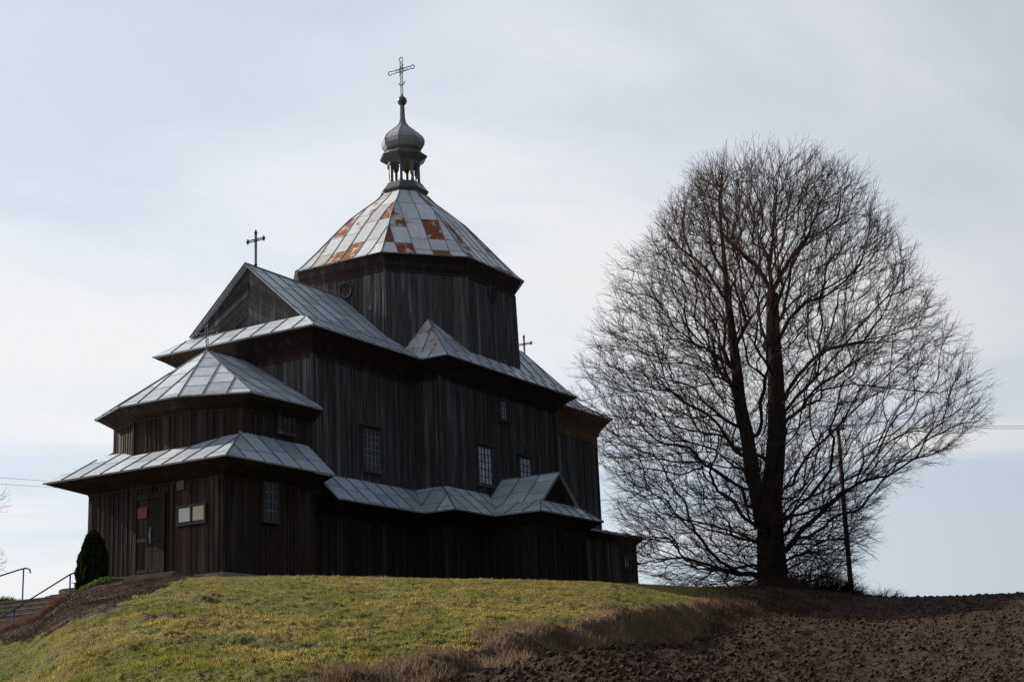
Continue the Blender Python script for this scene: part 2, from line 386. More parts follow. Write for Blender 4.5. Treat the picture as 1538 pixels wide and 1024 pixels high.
def planks(mb, poly, out, axis=(0, 0, 1), wd=.19, th=.03, jit=.012, batten=True, tonebase=(.5, .5), backing=.1, gap=.004):
    """boards running along axis, laid on a planar polygon whose plane is the outer face"""
    pl = Plane(poly, out, axis); p = pl.p; u0 = min(q[0] for q in p); u1 = max(q[0] for q in p); n = len(p)
    if backing: mb.add([pl.w(q, -backing) for q in p] + [pl.w(q, -th) for q in p], [tuple(reversed(range(n))), tuple(range(n, 2 * n))] + [(i, (i + 1) % n, n + (i + 1) % n, n + i) for i in range(n)], (.1, .5))
    a = u0; edges = []
    while a < u1 - 1e-4:
        w_ = min(wd * random.uniform(.75, 1.25), u1 - a)
        if u1 - (a + w_) < .06: w_ = u1 - a
        st = clip(clip(p, -1, 0, -(a + gap / 2)), 1, 0, a + w_ - gap / 2)
        if area(st) > 1e-4:
            h = -random.random() * jit; k = len(st); t = (min(1, max(0, random.gauss(tonebase[0], .13))), random.random())
            if random.random() < .06: t = (min(1, t[0] + .45), .1)
            mb.add([pl.w(q, -th) for q in st] + [pl.w(q, h) for q in st], [tuple(range(k, 2 * k))] + [(i, (i + 1) % k, k + (i + 1) % k, k + i) for i in range(k)], t)
        a += w_; edges.append(a)
    if batten:
        for e in edges[:-1]:
            if random.random() < .2: continue
            sg = clip(clip(p, -1, 0, -(e - .001)), 1, 0, e + .001)
            if len(sg) > 2:
                vs = [q[1] for q in sg]; t = (min(1, max(0, random.gauss(tonebase[0] + .02, .13))), random.random())
                mb.obox(pl.w((e - .024, min(vs)), -.012), pl.u * .048, pl.v * (max(vs) - min(vs)), pl.n * random.uniform(.026, .034), t)
    return pl
def wall(name, parent, pts, z0, z1, mat='wood', tb=(.45, .5), closed=False, **k):
    """vertical clad wall along a polyline of (x,y) listed so that the outside is on the right-hand side"""
    mb = MB()
    seq = list(zip(pts, pts[1:])) + ([(pts[-1], pts[0])] if closed else [])
    for (a, b) in seq:
        out = (b[1] - a[1], -(b[0] - a[0]), 0)
        planks(mb, [(a[0], a[1], z0), (b[0], b[1], z0), (b[0], b[1], z1), (a[0], a[1], z1)], out, tonebase=tb, **k)
    # corner boards
    for p in (pts if closed else pts[1:-1]):
        mb.box((p[0] - .045, p[1] - .045, z0), (p[0] + .045, p[1] + .045, z1), (.5, .3))
    return mb.build(name, M[mat], parent)
def coving(mb, wp, ep, steps=4, tone=(.5, .5), power=1.7):
    rings = []
    for s in range(steps + 1):
        t = s / steps; f = t ** power
        rings.append([(a[0] + (b[0] - a[0]) * f, a[1] + (b[1] - a[1]) * f, a[2] + (b[2] - a[2]) * t) for a, b in zip(wp, ep)])
    for i in range(steps):
        for j in range(len(wp) - 1):
            t = (min(1, max(0, random.gauss(tone[0], .12))), random.random())
            mb.add([rings[i][j], rings[i][j + 1], rings[i + 1][j + 1], rings[i + 1][j]], [(0, 1, 2, 3)], t)
    # moulding at the foot and soffit edge
    for j in range(len(wp) - 1):
        mb.tube([wp[j], wp[j + 1]], .045, 6, (.6, .7))

def window(parent, x0, x1, z0, z1, y, nx, nz, glassm='curtainglass', barm='bar', axis='x', sgn=-1, proud=.10, hood=True, label=None):
    """window in a wall facing -Y (axis x) or -X (axis y)"""
    def T(a, h, z): return (a, y + sgn * h, z) if axis == 'x' else (y + sgn * h, a, z)
    def bx(mb, a0, a1, h0, h1, za, zb, t=(.5, .5)):
        p = T(a0, h0, za); q = T(a1, h1, zb); mb.box([min(i, j) for i, j in zip(p, q)], [max(i, j) for i, j in zip(p, q)], t)
    fr = MB(); f = .07
    bx(fr, x0 - f, x0, .0, proud, z0 - f, z1 + f); bx(fr, x1, x1 + f, 0, proud, z0 - f, z1 + f)
    bx(fr, x0, x1, 0, proud, z1, z1 + f)
    if hood: bx(fr, x0 - .13, x1 + .13, -.01, proud + .07, z1 + f + .001, z1 + f + .05)
    fo = fr.build('window', M['frame'], parent)
    if label: fo['label'] = label
    si = MB(); bx(si, x0 - .08, x1 + .08, 0, proud + .05, z0 - f - .05, z0 - .002); si.build('sill', M['wood'], fo)
    pn = MB(); bx(pn, x0, x1, .0, .045, z0, z1); pn.build('pane', M[glassm], fo)
    br = MB(); b = .010 if barm != 'bar' else .014
    for i in range(nx + 1):
        xx = x0 + (x1 - x0) * i / nx; wd = .020 if i in (0, nx) or (nx % 2 == 0 and i == nx // 2) else b
        bx(br, max(x0, xx - wd), min(x1, xx + wd), .046, .07, z0, z1)
    for i in range(nz + 1):
        zz_ = z0 + (z1 - z0) * i / nz; wd = .018 if i in (0, nz) else b
        bx(br, x0, x1, .0465, .066, max(z0, zz_ - wd), min(z1, zz_ + wd))
    br.build('glazing_bars', M[barm], fo)
    return fo

# ------------------------------------------------------------------ terrain
TAB = np.array([(3.8609, 0.0569, 58.0), (11.6506, 0.0628, 58.0), (13.6754, 0.0634, 58.0), (16.2609, 0.0649, 57.0), (17.9263, 0.0679, 54.0), (20.4619, 0.0734, 50.0), (23.0474, 0.0775, 47.0), (25.5392, 0.0819, 43.0), (27.0454, 0.0844, 41.0), (30.583, 0.0885, 40.0), (34.6274, 0.0925, 40.0), (38.3858, 0.0954, 40.0), (41.1021, 0.0963, 40.0), (43.0484, 0.097, 40.0), (44.4866, 0.095, 40.5), (45.6683, 0.092, 41.0), (46.599, 0.0872, 41.0), (47.2852, 0.0788, 41.0), (47.9626, 0.0700, 41.0), (49.0858, 0.0640, 41.0), (57.5113, 0.0478, 41.0)])
CX, CY, CZ = CAMLOC
FL = np.array([(-60, -31), (-36, -25.6), (-24, -22.7), (-22.46, -22.4), (-20.46, -21.95), (-17.8, -21.4), (-12.8, -20.0), (1.9, -15.7), (12.6, -13.8), (26, -12.3), (60, -6), (200, 20)])
BW = np.array([(-60, .4), (-25, .25), (-18, .35), (-13, .5), (-6, .8), (5, 1.0), (15, 1.5), (30, .5), (200, .5)])
SO = np.array([(-180, 0), (40, 99), (41.6, 45), (42.3, 34), (43.3, 27), (44.5, 22.6), (45.4, 20.8), (46.8, 20.6), (47.95, 23.2), (49.1, 26.2), (56, 30), (80, 40), (180, 60)])
def sm(t): t = np.clip(t, 0, 1); return t * t * (3 - 2 * t)
OFF = np.array([(-30, .06), (-24, .09), (-20, .16), (-17, .27), (-12, .40), (0, .38), (12, .2)])
def terrain(x, y, micro=True):
    az = np.degrees(np.arctan2(y - CY, x - CX)); d = np.hypot(x - CX, y - CY)
    s = np.interp(az, TAB[:, 0], TAB[:, 1]); dc = np.interp(az, TAB[:, 0], TAB[:, 2]); c = 1.57 / dc ** 2
    z1 = CZ - 1.57 + (s + 2 * c * dc) * d - c * d * d
    z2 = CZ + s * dc + s * 5 * (1 - np.exp(-(d - dc) / 5)) - .004 * np.maximum(d - 75, 0)
    z = np.where(d < dc, z1, z2)
    bk = np.interp(az, [13, 16, 18, 20.5, 24, 26.5], [0, .25, .42, .45, .30, 0])
    z = z - bk * sm((dc - 1.5 - d) / 4.0) * (np.clip(d / dc, 0, 1)) ** 1.5
    yl = np.interp(x, FL[:, 0], FL[:, 1]); bw = np.interp(x, BW[:, 0], BW[:, 1])
    fd = (y - yl)                       # >bw lawn, 0..bw bank, <0 field
    far = 1 - sm((d - 40) / 14)
    z = z - np.interp(x, OFF[:, 0], OFF[:, 1]) * (1 - sm(fd / bw)) * (.15 + .85 * far)
    field = fd < 0
    if micro:
        fade = 1 - .75 * sm((d - 34) / 8)
        lw = (fbm(x * .9, y * .9, 3) - .5) * .16 + (fbm(x * 5.5, y * 5.5, 4, .7) - .5) * .14
        fl_ = (fbm(x * .8, y * .8, 2) - .5) * .18 + (fbm(x * 3.1, y * 3.1, 4, .66) - .5) * .10 + (fbm(x * 8.3 + 40, y * 8.3, 3, .7) - .5) * .10
        # plough furrows running with the field edge
        fl_ = fl_ + .014 * np.sin((y - .21 * x) * 2 * np.pi / .55 + 3 * fbm(x * .5, y * .5, 2))
        mh = sum(.04 * np.exp(-((x - a) ** 2 + (y - b) ** 2) / .035) for a, b in MOLE)
        z = z + np.where(field, fl_, (lw + mh * (fade > .5))) * fade * np.where(field, np.clip(-fd / .5, .3, 1), 1)
    return z
def az_d(azd, d): return CX + d * math.cos(R(azd)), CY + d * math.sin(R(azd))
MOLE = [az_d(46.1, 19.2), az_d(43.9, 17.9), az_d(43.3, 18.3), az_d(41.9, 22), az_d(36.5, 24), az_d(31.5, 30)]
azs = np.concatenate([np.linspace(-180, 2, 60)[:-1], np.linspace(2, 10, 41)[:-1], np.linspace(10, 51, 620)[:-1], np.linspace(51, 60, 40)[:-1], np.linspace(60, 180, 40)])
ds = np.concatenate([np.geomspace(.6, 9, 24)[:-1], np.geomspace(9, 20, 190)[:-1], np.geomspace(20, 62, 230)[:-1], np.geomspace(62, 1800, 40)])
A, D = np.meshgrid(np.radians(azs), ds); gx = CX + D * np.cos(A); gy = CY + D * np.sin(A); gz = terrain(gx, gy)
na, nd_ = len(azs), len(ds); V = np.stack([gx.ravel(), gy.ravel(), gz.ravel()], 1)
ii, jj = np.meshgrid(np.arange(nd_ - 1), np.arange(na - 1), indexing='ij'); a0 = (ii * na + jj).ravel()
F = np.stack([a0, a0 + 1, a0 + na + 1, a0 + na], 1)[:, ::-1]
cx = V[F].mean(1); fyl = np.interp(cx[:, 0], FL[:, 0], FL[:, 1]); fbw = np.interp(cx[:, 0], BW[:, 0], BW[:, 1]); ffd = cx[:, 1] - fyl + (fbm(cx[:, 0] * 1.2, cx[:, 1] * 1.2, 3) - .5) * .5
isf = ffd < 0
caz = np.degrees(np.arctan2(cx[:, 1] - CY, cx[:, 0] - CX)); cdist = np.hypot(cx[:, 0] - CX, cx[:, 1] - CY)
soil = sm((cdist - np.interp(caz, SO[:, 0], SO[:, 1]) + (fbm(cx[:, 0] * 1.5, cx[:, 1] * 1.5, 3) - .5) * 5) / 1.2) * (caz > 41)
for a, b in MOLE: soil = np.maximum(soil, np.exp(-((cx[:, 0] - a) ** 2 + (cx[:, 1] - b) ** 2) / .03) * 1.3 * fbm(cx[:, 0] * 9, cx[:, 1] * 9, 2) * 1.5)
soil = np.maximum(soil, 0.8 * sm((23.0 + 3 * (fbm(cx[:, 0] * .7, cx[:, 1] * .7, 2) - .5) - caz) / 1.5) * (caz > 5) * (cdist > 26))
soil = np.clip(soil, 0, 1)
dry = np.interp(caz, [20.5, 23.], [0, 1]) * np.clip(1 - sm((ffd - fbw * .9) / .7), 0, 1) * (.6 + .4 * fbm(cx[:, 0] * 3, cx[:, 1] * 3, 2))
def sub(mask, name, mat, tone=None):
    f = F[mask]; u, inv = np.unique(f, return_inverse=True); return mesh_obj(name, V[u], inv.reshape(f.shape), mat, tone=None if tone is None else tone[mask], smooth=True)
tag(sub(~isf, 'lawn', M['lawn'], np.stack([soil, dry], 1)), kind='structure')
tag(sub(isf, 'ploughed_field', M['soil']), kind='structure')

def blades(x, y, n, h, wd, name, mat, label, tonefn, lean=.5, kind='stuff', hv=None, cat=None):
    """n blades of grass (single triangles) rooted at x,y"""
    z = terrain(x, y); a = rng.uniform(0, 2 * np.pi, n); hh = h * rng.uniform(.5, 1.35, n) * (1 if hv is None else hv)
    ww = wd * rng.uniform(.6, 1.4, n); la = rng.uniform(0, 2 * np.pi, n); ll = hh * lean * rng.uniform(.1, 1.2, n)
    P0 = np.stack([x - np.cos(a) * ww / 2, y - np.sin(a) * ww / 2, z - .01], 1); P1 = np.stack([x + np.cos(a) * ww / 2, y + np.sin(a) * ww / 2, z - .01], 1)
    P2 = np.stack([x + np.cos(la) * ll, y + np.sin(la) * ll, z + hh], 1)
    Vb = np.stack([P0, P1, P2], 1).reshape(-1, 3); Fb = np.arange(n * 3).reshape(n, 3)
    o = mesh_obj(name, Vb, Fb, mat, tone=np.stack([tonefn(x, y, n), np.zeros(n)], 1)); return tag(o, label=label, kind=kind, cat=cat)
def inframe(n, azr=(11, 50.5), dr=(9.5, 46)):
    az_ = np.radians(rng.uniform(*azr, n)); d_ = np.exp(rng.uniform(math.log(dr[0]), math.log(dr[1]), n)); return CX + d_ * np.cos(az_), CY + d_ * np.sin(az_), np.degrees(az_), d_
x, y, az_, d_ = inframe(700000)
fd_ = y - np.interp(x, FL[:, 0], FL[:, 1]); bw_ = np.interp(x, BW[:, 0], BW[:, 1])
patch = fbm(x * 1.6, y * 1.6, 3); so_ = d_ - np.interp(az_, SO[:, 0], SO[:, 1]) + (fbm(x * 1.5, y * 1.5, 3) - .5) * 5
near_m = np.zeros(len(x), bool)
for a, b in MOLE: near_m |= ((x - a) ** 2 + (y - b) ** 2) < .10
ok = (fd_ > bw_ * .9) & ~((so_ > .3) & (az_ > 41)) & (rng.random(len(x)) < np.clip((patch - .28) * 4, .15, 1)) & ~near_m & ~((x > -1.6) & (y > -.3))
x, y, patch = x[ok], y[ok], patch[ok]
blades(x, y, len(x), .021, .013, 'grass', M['grass'], 'short green and straw coloured turf covering the hillside lawn', lambda a, b, n: np.clip((fbm(a * .5, b * .5, 3) - .5) * 2.0 + (fbm(a * 2.6, b * 2.6, 3) - .5) * 2.4 + .45 + rng.normal(0, .13, n), 0, 1), hv=.25 + np.clip(fbm(x * 3.2, y * 3.2, 3) - .3, 0, 1) * 3.2)
# dry grass on the bank
x, y, az_, d_ = inframe(330000, (10, 47), (9.5, 56))
fd_ = y - np.interp(x, FL[:, 0], FL[:, 1]); bw_ = np.interp(x, BW[:, 0], BW[:, 1]); e = fbm(x * 1.3, y * 1.3, 3)
ok = (rng.random(len(x)) < np.interp(az_, [17, 21], [.12, 1])) & (fd_ > -.12 + (e - .5) * .5) & (fd_ < bw_ * .9 + .15 + (e - .5) * 1.5); x, y, e, q = x[ok], y[ok], e[ok], (fd_ / bw_)[ok]
blades(x, y, len(x), .10, .012, 'dry_grass', M['drygrass'], 'tall dead straw grass along the bank between lawn and field', lambda a, b, n: np.clip((fbm(a * .8, b * .8, 3) - .5) * 1.5 + .45 + rng.normal(0, .2, n), 0, 1), lean=.9, hv=(.35 + 2.2 * np.clip(fbm(x * 2.2, y * 2.2, 3) - .35, 0, 1)) * (1 - .45 * (q > 1.0)))

# dark dead weeds and litter on the slope below the linden
x, y, az_, d_ = inframe(150000, (15, 27), (24, 58)); fd_ = y - np.interp(x, FL[:, 0], FL[:, 1]); e = fbm(x * .9, y * .9, 3)
ok = (fd_ > -.2 + (e - .5)) & (rng.random(len(x)) < np.interp(az_, [21, 23.5], [1, .0])) & ~((y > -3.2) & (x > -1)); x, y = x[ok], y[ok]
blades(x, y, len(x), .13, .022, 'dead_weeds', leafmat('dead_weed_stalks', (.035, .024, .018), (.13, .085, .06), .2), 'dark brown dead weeds and litter on the slope below the linden', lambda a, b, n: np.clip((fbm(a * 1.2, b * 1.2, 3) - .5) * 1.5 + .35 + rng.normal(0, .25, n), 0, 1), lean=1.3, hv=.3 + 2.2 * np.clip(fbm(x * 1.7, y * 1.7, 3) - .35, 0, 1))
# straw scattered over the field
x, y, az_, d_ = inframe(26000, (10, 38), (9.5, 50)); ok = (y - np.interp(x, FL[:, 0], FL[:, 1])) < -.1; x, y = x[ok], y[ok]
blades(x, y, len(x), .02, .008, 'straw_stubble', M['drygrass'], 'pale straw bits scattered over the ploughed field', lambda a, b, n: rng.random(n), lean=3.0)
# clods in the field
def ico(sub=1):
    import bmesh
    bm = bmesh.new(); bmesh.ops.create_icosphere(bm, subdivisions=sub, radius=1); v = np.array([q.co[:] for q in bm.verts]); f = np.array([[p.index for p in q.verts] for q in bm.faces]); bm.free(); return v, f
IV, IF = ico(1)
n = 60000; x, y, az_, d_ = inframe(n, (10, 40), (9.5, 62)); fd_ = y - np.interp(x, FL[:, 0], FL[:, 1]); ok = fd_ < -.1
x, y, d_ = x[ok], y[ok], d_[ok]; n = len(x); r = .0105 * np.exp(np.minimum(rng.normal(0, .65, n), 1.15)) * (.8 + np.minimum(d_, 40) / 40)
z = terrain(x, y); sc = r[:, None] * rng.uniform(.6, 1.3, (n, 3)); sc[:, 2] *= .75
vv = IV[None] * (1 + rng.normal(0, .28, (n, len(IV), 1))) * sc[:, None, :]; vv += np.stack([x, y, z + r * .25], 1)[:, None]
ff = (IF[None] + (np.arange(n) * len(IV))[:, None, None]).reshape(-1, 3)
tag(mesh_obj('soil_clods', vv.reshape(-1, 3), ff, M['soil']), label='loose brown earth clods strewn over the ploughed field', kind='stuff')
# litter and clods on the bare bank under the steps
n = 2500; x, y, az_, d_ = inframe(n, (41, 50.5), (24, 46)); so_ = d_ - np.interp(az_, SO[:, 0], SO[:, 1]); ok = (so_ > .5) & ~((x > -1.5) & (y > -.2)); x, y = x[ok], y[ok]; n = len(x)
r = .012 * np.exp(rng.normal(0, .45, n)); z = terrain(x, y); vv = IV[None] * (1 + rng.normal(0, .17, (n, len(IV), 1))) * r[:, None, None]; vv += np.stack([x, y, z + r * .2], 1)[:, None]
ff = (IF[None] + (np.arange(n) * len(IV))[:, None, None]).reshape(-1, 3)
tag(mesh_obj('soil_crumbs', vv.reshape(-1, 3), ff, M['soil']), label='crumbly bare earth on the bank beside the staircase', kind='stuff')

# withered ground cover on the bare bank
x, y, az_, d_ = inframe(60000, (41, 50.5), (22, 46)); so_ = d_ - np.interp(az_, SO[:, 0], SO[:, 1]); e = fbm(x * 1.4, y * 1.4, 3); ok = (so_ > .2) & (e > .42) & ~((x > -1.9) & (y > -.2)) & ~((y > 1.6) & (x < -2)); x, y = x[ok], y[ok]
blades(x, y, len(x), .07, .016, 'withered_cover', leafmat('withered_stalks', (.045, .030, .022), (.17, .11, .075), .2), 'withered brown ground cover on the bank beside the staircase', lambda a, b, n: np.clip((fbm(a * 1.2, b * 1.2, 3) - .5) * 2 + .35 + rng.normal(0, .22, n), 0, 1), lean=1.5, hv=.3 + 2.0 * np.clip(fbm(x * 2, y * 2, 2) - .3, 0, 1))

# ------------------------------------------------------------------ the church
yc = 2.77
church = thing('wooden_church', 'dark weathered timber church with grey metal roofs and a rusty eight-sided dome', 'church', (9.5, yc, 0))
# foundation
mb = MB(); mb.box((-.13, -.13, -1.0), (4.4, 5.67, .14)); mb.box((4.3, -.08, -1.2), (10.4, 5.6, .10)); mb.box((10.2, -1.2, -1.4), (18.8, 6.8, .08)); mb.box((12.5, -3.45, -1.4), (16.6, -1.0, .09)); mb.box((16.55, -2.7, -1.4), (22.6, 0, .07)); mb.box((18.7, -.2, -1.4), (24.4, 5.8, .06))
mb.build('foundation', M['stone'], church)
# --- walls
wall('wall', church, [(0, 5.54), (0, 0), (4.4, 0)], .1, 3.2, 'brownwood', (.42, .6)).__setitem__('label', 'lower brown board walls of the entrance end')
U = [(1.0, 5.44), (.3, 3.95), (.3, 1.59), (1.0, .1), (4.42, .1)]
wall('wall', church, [(4.42, 5.44)] + U, 3.2, 5.3, 'brownwood', (.38, .5)).__setitem__('label', 'faceted upper board walls above the lower entrance roof')
mb = MB(); mb.box((.1, .1, .1), (4.4, 5.4, 3.9)); 
mb.build('inner_frame', M['darkwood'], church)
wall('wall', church, [(4.4, 5.49), (4.4, .05), (10.35, .05)], 2.9, 7.6, 'wood', (.5, .4))
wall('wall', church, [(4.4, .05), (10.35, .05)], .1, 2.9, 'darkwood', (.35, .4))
wall('wall', church, [(10.3, 6.64), (10.3, -1.1), (18.9, -1.1), (18.9, 6.64)], 2.9, 7.7, 'wood', (.42, .4))
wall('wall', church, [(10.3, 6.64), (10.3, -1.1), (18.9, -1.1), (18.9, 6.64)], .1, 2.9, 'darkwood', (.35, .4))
wall('wall', church, [(18.85, -.15), (24.3, -.15), (24.3, 5.69), (18.85, 5.69)], .1, 7.6, 'wood', (.42, .5))
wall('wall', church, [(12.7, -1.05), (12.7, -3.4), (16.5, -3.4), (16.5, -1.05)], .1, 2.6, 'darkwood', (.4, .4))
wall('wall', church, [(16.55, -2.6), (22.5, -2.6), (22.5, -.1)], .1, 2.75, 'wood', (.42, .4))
# --- octagon
XC = 14.07
def octo(ax, ay, cx_, cy_, z, X0=XC): return [(X0 - ax, yc + cy_, z), (X0 - ax, yc - cy_, z), (X0 - cx_, yc - ay, z), (X0 + cx_, yc - ay, z), (X0 + ax, yc - cy_, z), (X0 + ax, yc + cy_, z), (X0 + cx_, yc + ay, z), (X0 - cx_, yc + ay, z)]
ob = octo(4.43, 4.02, 1.82, 2.05, 8.2); ot = octo(4.35, 3.95, 1.78, 2.02, 11.86)
mb = MB()
for i in range(8):
    a, b, c_, d_ = ob[i], ob[(i + 1) % 8], ot[(i + 1) % 8], ot[i]
    out = (b[1] - a[1], -(b[0] - a[0]), 0); planks(mb, [a, b, c_, d_], out, wd=.2, tonebase=(.55, .3))
    mb.tube([a, d_], .045, 4, (.5, .3))
o_ = mb.build('wall', M['wood'], church); o_['label'] = 'eight-sided board drum below the dome'
mb = MB(); oe = octo(4.50, 4.16, 1.98, 1.97, 12.46); coving(mb, ot + [ot[0]], oe + [oe[0]], 5, (.3, .4), 1.5)
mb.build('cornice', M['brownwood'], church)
# dome roof
PR = [(12.50, 1.0), (12.62, .965), (12.8, .925), (13.1, .868), (13.4, .81), (14.0, .70), (14.5, .607), (15.0, .51), (15.5, .39), (16.0, .265), (16.35, .20)]
mb = MB(); E0 = octo(4.59, 4.25, 2.06, 2.0, 0)
E0 = [(x_ - XC, y_ - yc) for x_, y_, z_ in E0]
rings = []
for z_, k in PR:
    bl = min(1, max(0, (z_ - 12.5) / 3.8)); rr = []
    for (ex, ey) in E0:
        ang = math.atan2(ey, ex); rr.append((XC + ex * k, yc + ey * k, z_))
    rings.append(rr)
lanterns = [(rx, ry) for rx, ry in E0]
for f in range(8):
    nst = 6 if f % 2 == 0 else 6
    # strips converge with the hips: panel grid in (side parameter, height), joints staggered
    for s in range(nst):
        jo = random.randint(0, 1)
        for i in range(len(PR) - 1):
            def pt(j, t): a = Vector(rings[j][f]); b = Vector(rings[j][(f + 1) % 8]); return a.lerp(b, t)
            k_ = PR[i][1]
            n_ = max(1, round(nst * (k_ * .8 + .2)))
        pass
# strips are clipped against the facet outline so seams run straight up the slope
DOME_RUST = [.36,.26,.30,.30,.2,.2,.2,.2]
for f in range(8):
    a0v = Vector(rings[0][f]); b0v = Vector(rings[0][(f + 1) % 8]); ed = (b0v - a0v).normalized(); L0 = (b0v - a0v).length; sp = .62; ns = round(L0 / sp); sp = L0 / ns
    for s in range(ns):
        off = random.random(); acc = 0; cell = random.randint(0, 3); rust = 0; tn = (random.random(), 0); newp = True; start = random.uniform(0, 1.0)
        for i in range(len(PR) - 1):
            A0 = Vector(rings[i][f]); B0 = Vector(rings[i][(f + 1) % 8]); A1 = Vector(rings[i + 1][f]); B1 = Vector(rings[i + 1][(f + 1) % 8])
            def uu(p): return (p - a0v).dot(ed)
            loq, hiq = s * sp, (s + 1) * sp
            def cl(A_, B_):
                ua, ub = uu(A_), uu(B_); l_, h_ = max(loq, ua), min(hiq, ub)
                return (l_, h_, ua, ub)
            l0, h0, ua0, ub0 = cl(A0, B0); l1, h1, ua1, ub1 = cl(A1, B1)
            if h0 <= l0 + 1e-5: break
            def P(A_, B_, ua, ub, q): t = (q - ua) / (ub - ua); return A_.lerp(B_, t)
            seg = ((A1 + B1) / 2 - (A0 + B0) / 2).length; acc += seg
            if acc + start > .85:
                acc = -start; newp = True
            if newp: tn = (random.random(), random.uniform(.56, .92) if random.random() < DOME_RUST[f] * 1.25 else random.choice([0, .0, .1, .2, .3, .4])); newp = False; jn = True
            else: jn = False
            pts = [P(A0, B0, ua0, ub0, l0), P(A0, B0, ua0, ub0, h0)]
            if h1 > l1 + 1e-5: pts += [P(A1, B1, ua1, ub1, h1), P(A1, B1, ua1, ub1, l1)]
            else:
                # strip runs out against a hip inside this band
                if ua1 > hiq: t = (hiq - ua0) / (ua1 - ua0) if ua0 < hiq else 1; pts.append(A0.lerp(A1, min(1, t)))
                else: t = (loq - ub0) / (ub1 - ub0); pts.append(B0.lerp(B1, min(1, t)))
            nrm = (B0 - A0).cross(A1 - A0).normalized()
            mb.add([p + nrm * .004 for p in pts], [tuple(range(len(pts)))], tn, 0)
            if jn and i > 0 and (pts[1] - pts[0]).length > .1: mb.tube([pts[0] + nrm * .006, pts[1] + nrm * .006], .009, 4, (.4, 0), 1)
            if s > 0 and l0 <= loq + 1e-6 and len(pts) == 4 and l1 <= loq + 1e-6: mb.tube([pts[0] + nrm * .012, pts[3] + nrm * .012], .017, 4, (.5, 0), 1)
    for i in range(len(PR) - 1): mb.tube([rings[i][f], rings[i + 1][f]], .035, 5, (.6, .3), 1)
    mb.tube([rings[0][f], rings[0][(f + 1) % 8]], .02, 5, (.5, .3), 1)
for i in range(len(PR) - 1):       # closed inner shell under the sheets
    for f in range(8):
        mb.add([rings[i][f], rings[i][(f + 1) % 8], rings[i + 1][(f + 1) % 8], rings[i + 1][f]], [(0, 1, 2, 3)], (.3, .9), 0)
mb.add(rings[0], [tuple(reversed(range(8)))], (.3, .3), 0)
o_ = mb.build('dome_roof', [M['dome'], M['seam']], church); o_['label'] = 'eight-sided dome roof of grey sheets with orange rust patches'
# lantern
PH = math.pi / 8; k8 = 1 / math.cos(PH)
mb = MB(); mb.lathe((XC, yc, 0), [(.93, 16.36), (1.02, 16.52), (.98, 16.56), (.80, 16.80), (.78, 16.86)], 8, PH, (.3, .3)); mb.lathe((XC, yc, 0), [(.70, 16.86), (.70, 16.90)], 8, PH)
lb = mb.build('lantern', M['oldmetal'], church)
for j in range(8):
    t = 2 * math.pi * j / 8 + PH; c = (XC + .60 * math.cos(t), yc + .60 * math.sin(t), 0)
    mb = MB(); mb.lathe(c, [(.10, 16.88), (.10, 16.94), (.075, 16.98), (.07, 17.62), (.10, 17.68), (.11, 17.76)], 8); mb.build('column', M['oldmetal'], lb)
mb = MB(); mb.lathe((XC, yc, 0), [(.66, 17.74), (.70, 17.84), (.98, 18.02), (1.0, 18.08), (.66, 18.34), (.62, 18.40)], 8, PH, (.4, .2), tonefn=lambda i, j: (.4, .9 if i == 3 and j % 2 else .2)); mb.build('lantern_roof', M['oldmetal'], church)
mb = MB(); prof = [(.60, 18.30), (.78, 18.42), (.88, 18.60), (.89, 18.78), (.81, 18.95), (.62, 19.14), (.42, 19.31), (.25, 19.46), (.13, 19.64), (.09, 19.82), (.075, 20.45)]
mb.lathe((XC, yc, 0), prof, 8, PH, tonefn=lambda i, j: (random.random(), 1.0 if (j == 6 and i in (2, 3)) or random.random() < .06 else .1))
for j in range(8):
    t = 2 * math.pi * j / 8 + PH; mb.tube([(XC + (r_ + .004) * math.cos(t), yc + (r_ + .004) * math.sin(t), z_) for r_, z_ in prof], .014, 4, (.5, 0), 1)
mb.build('onion_dome', [metal('onion_zinc', (.27, .28, .29), 1.0, .25), M['seam']], church)
mb = MB(); mb.lathe((XC, yc, 20.60), [(.02, -.21), (.11, -.18), (.18, -.1), (.205, 0), (.18, .1), (.11, .18), (.02, .21)], 16, 0, (.4, .4)); mb.build('finial_ball', M['oldmetal'], church, smooth=True)

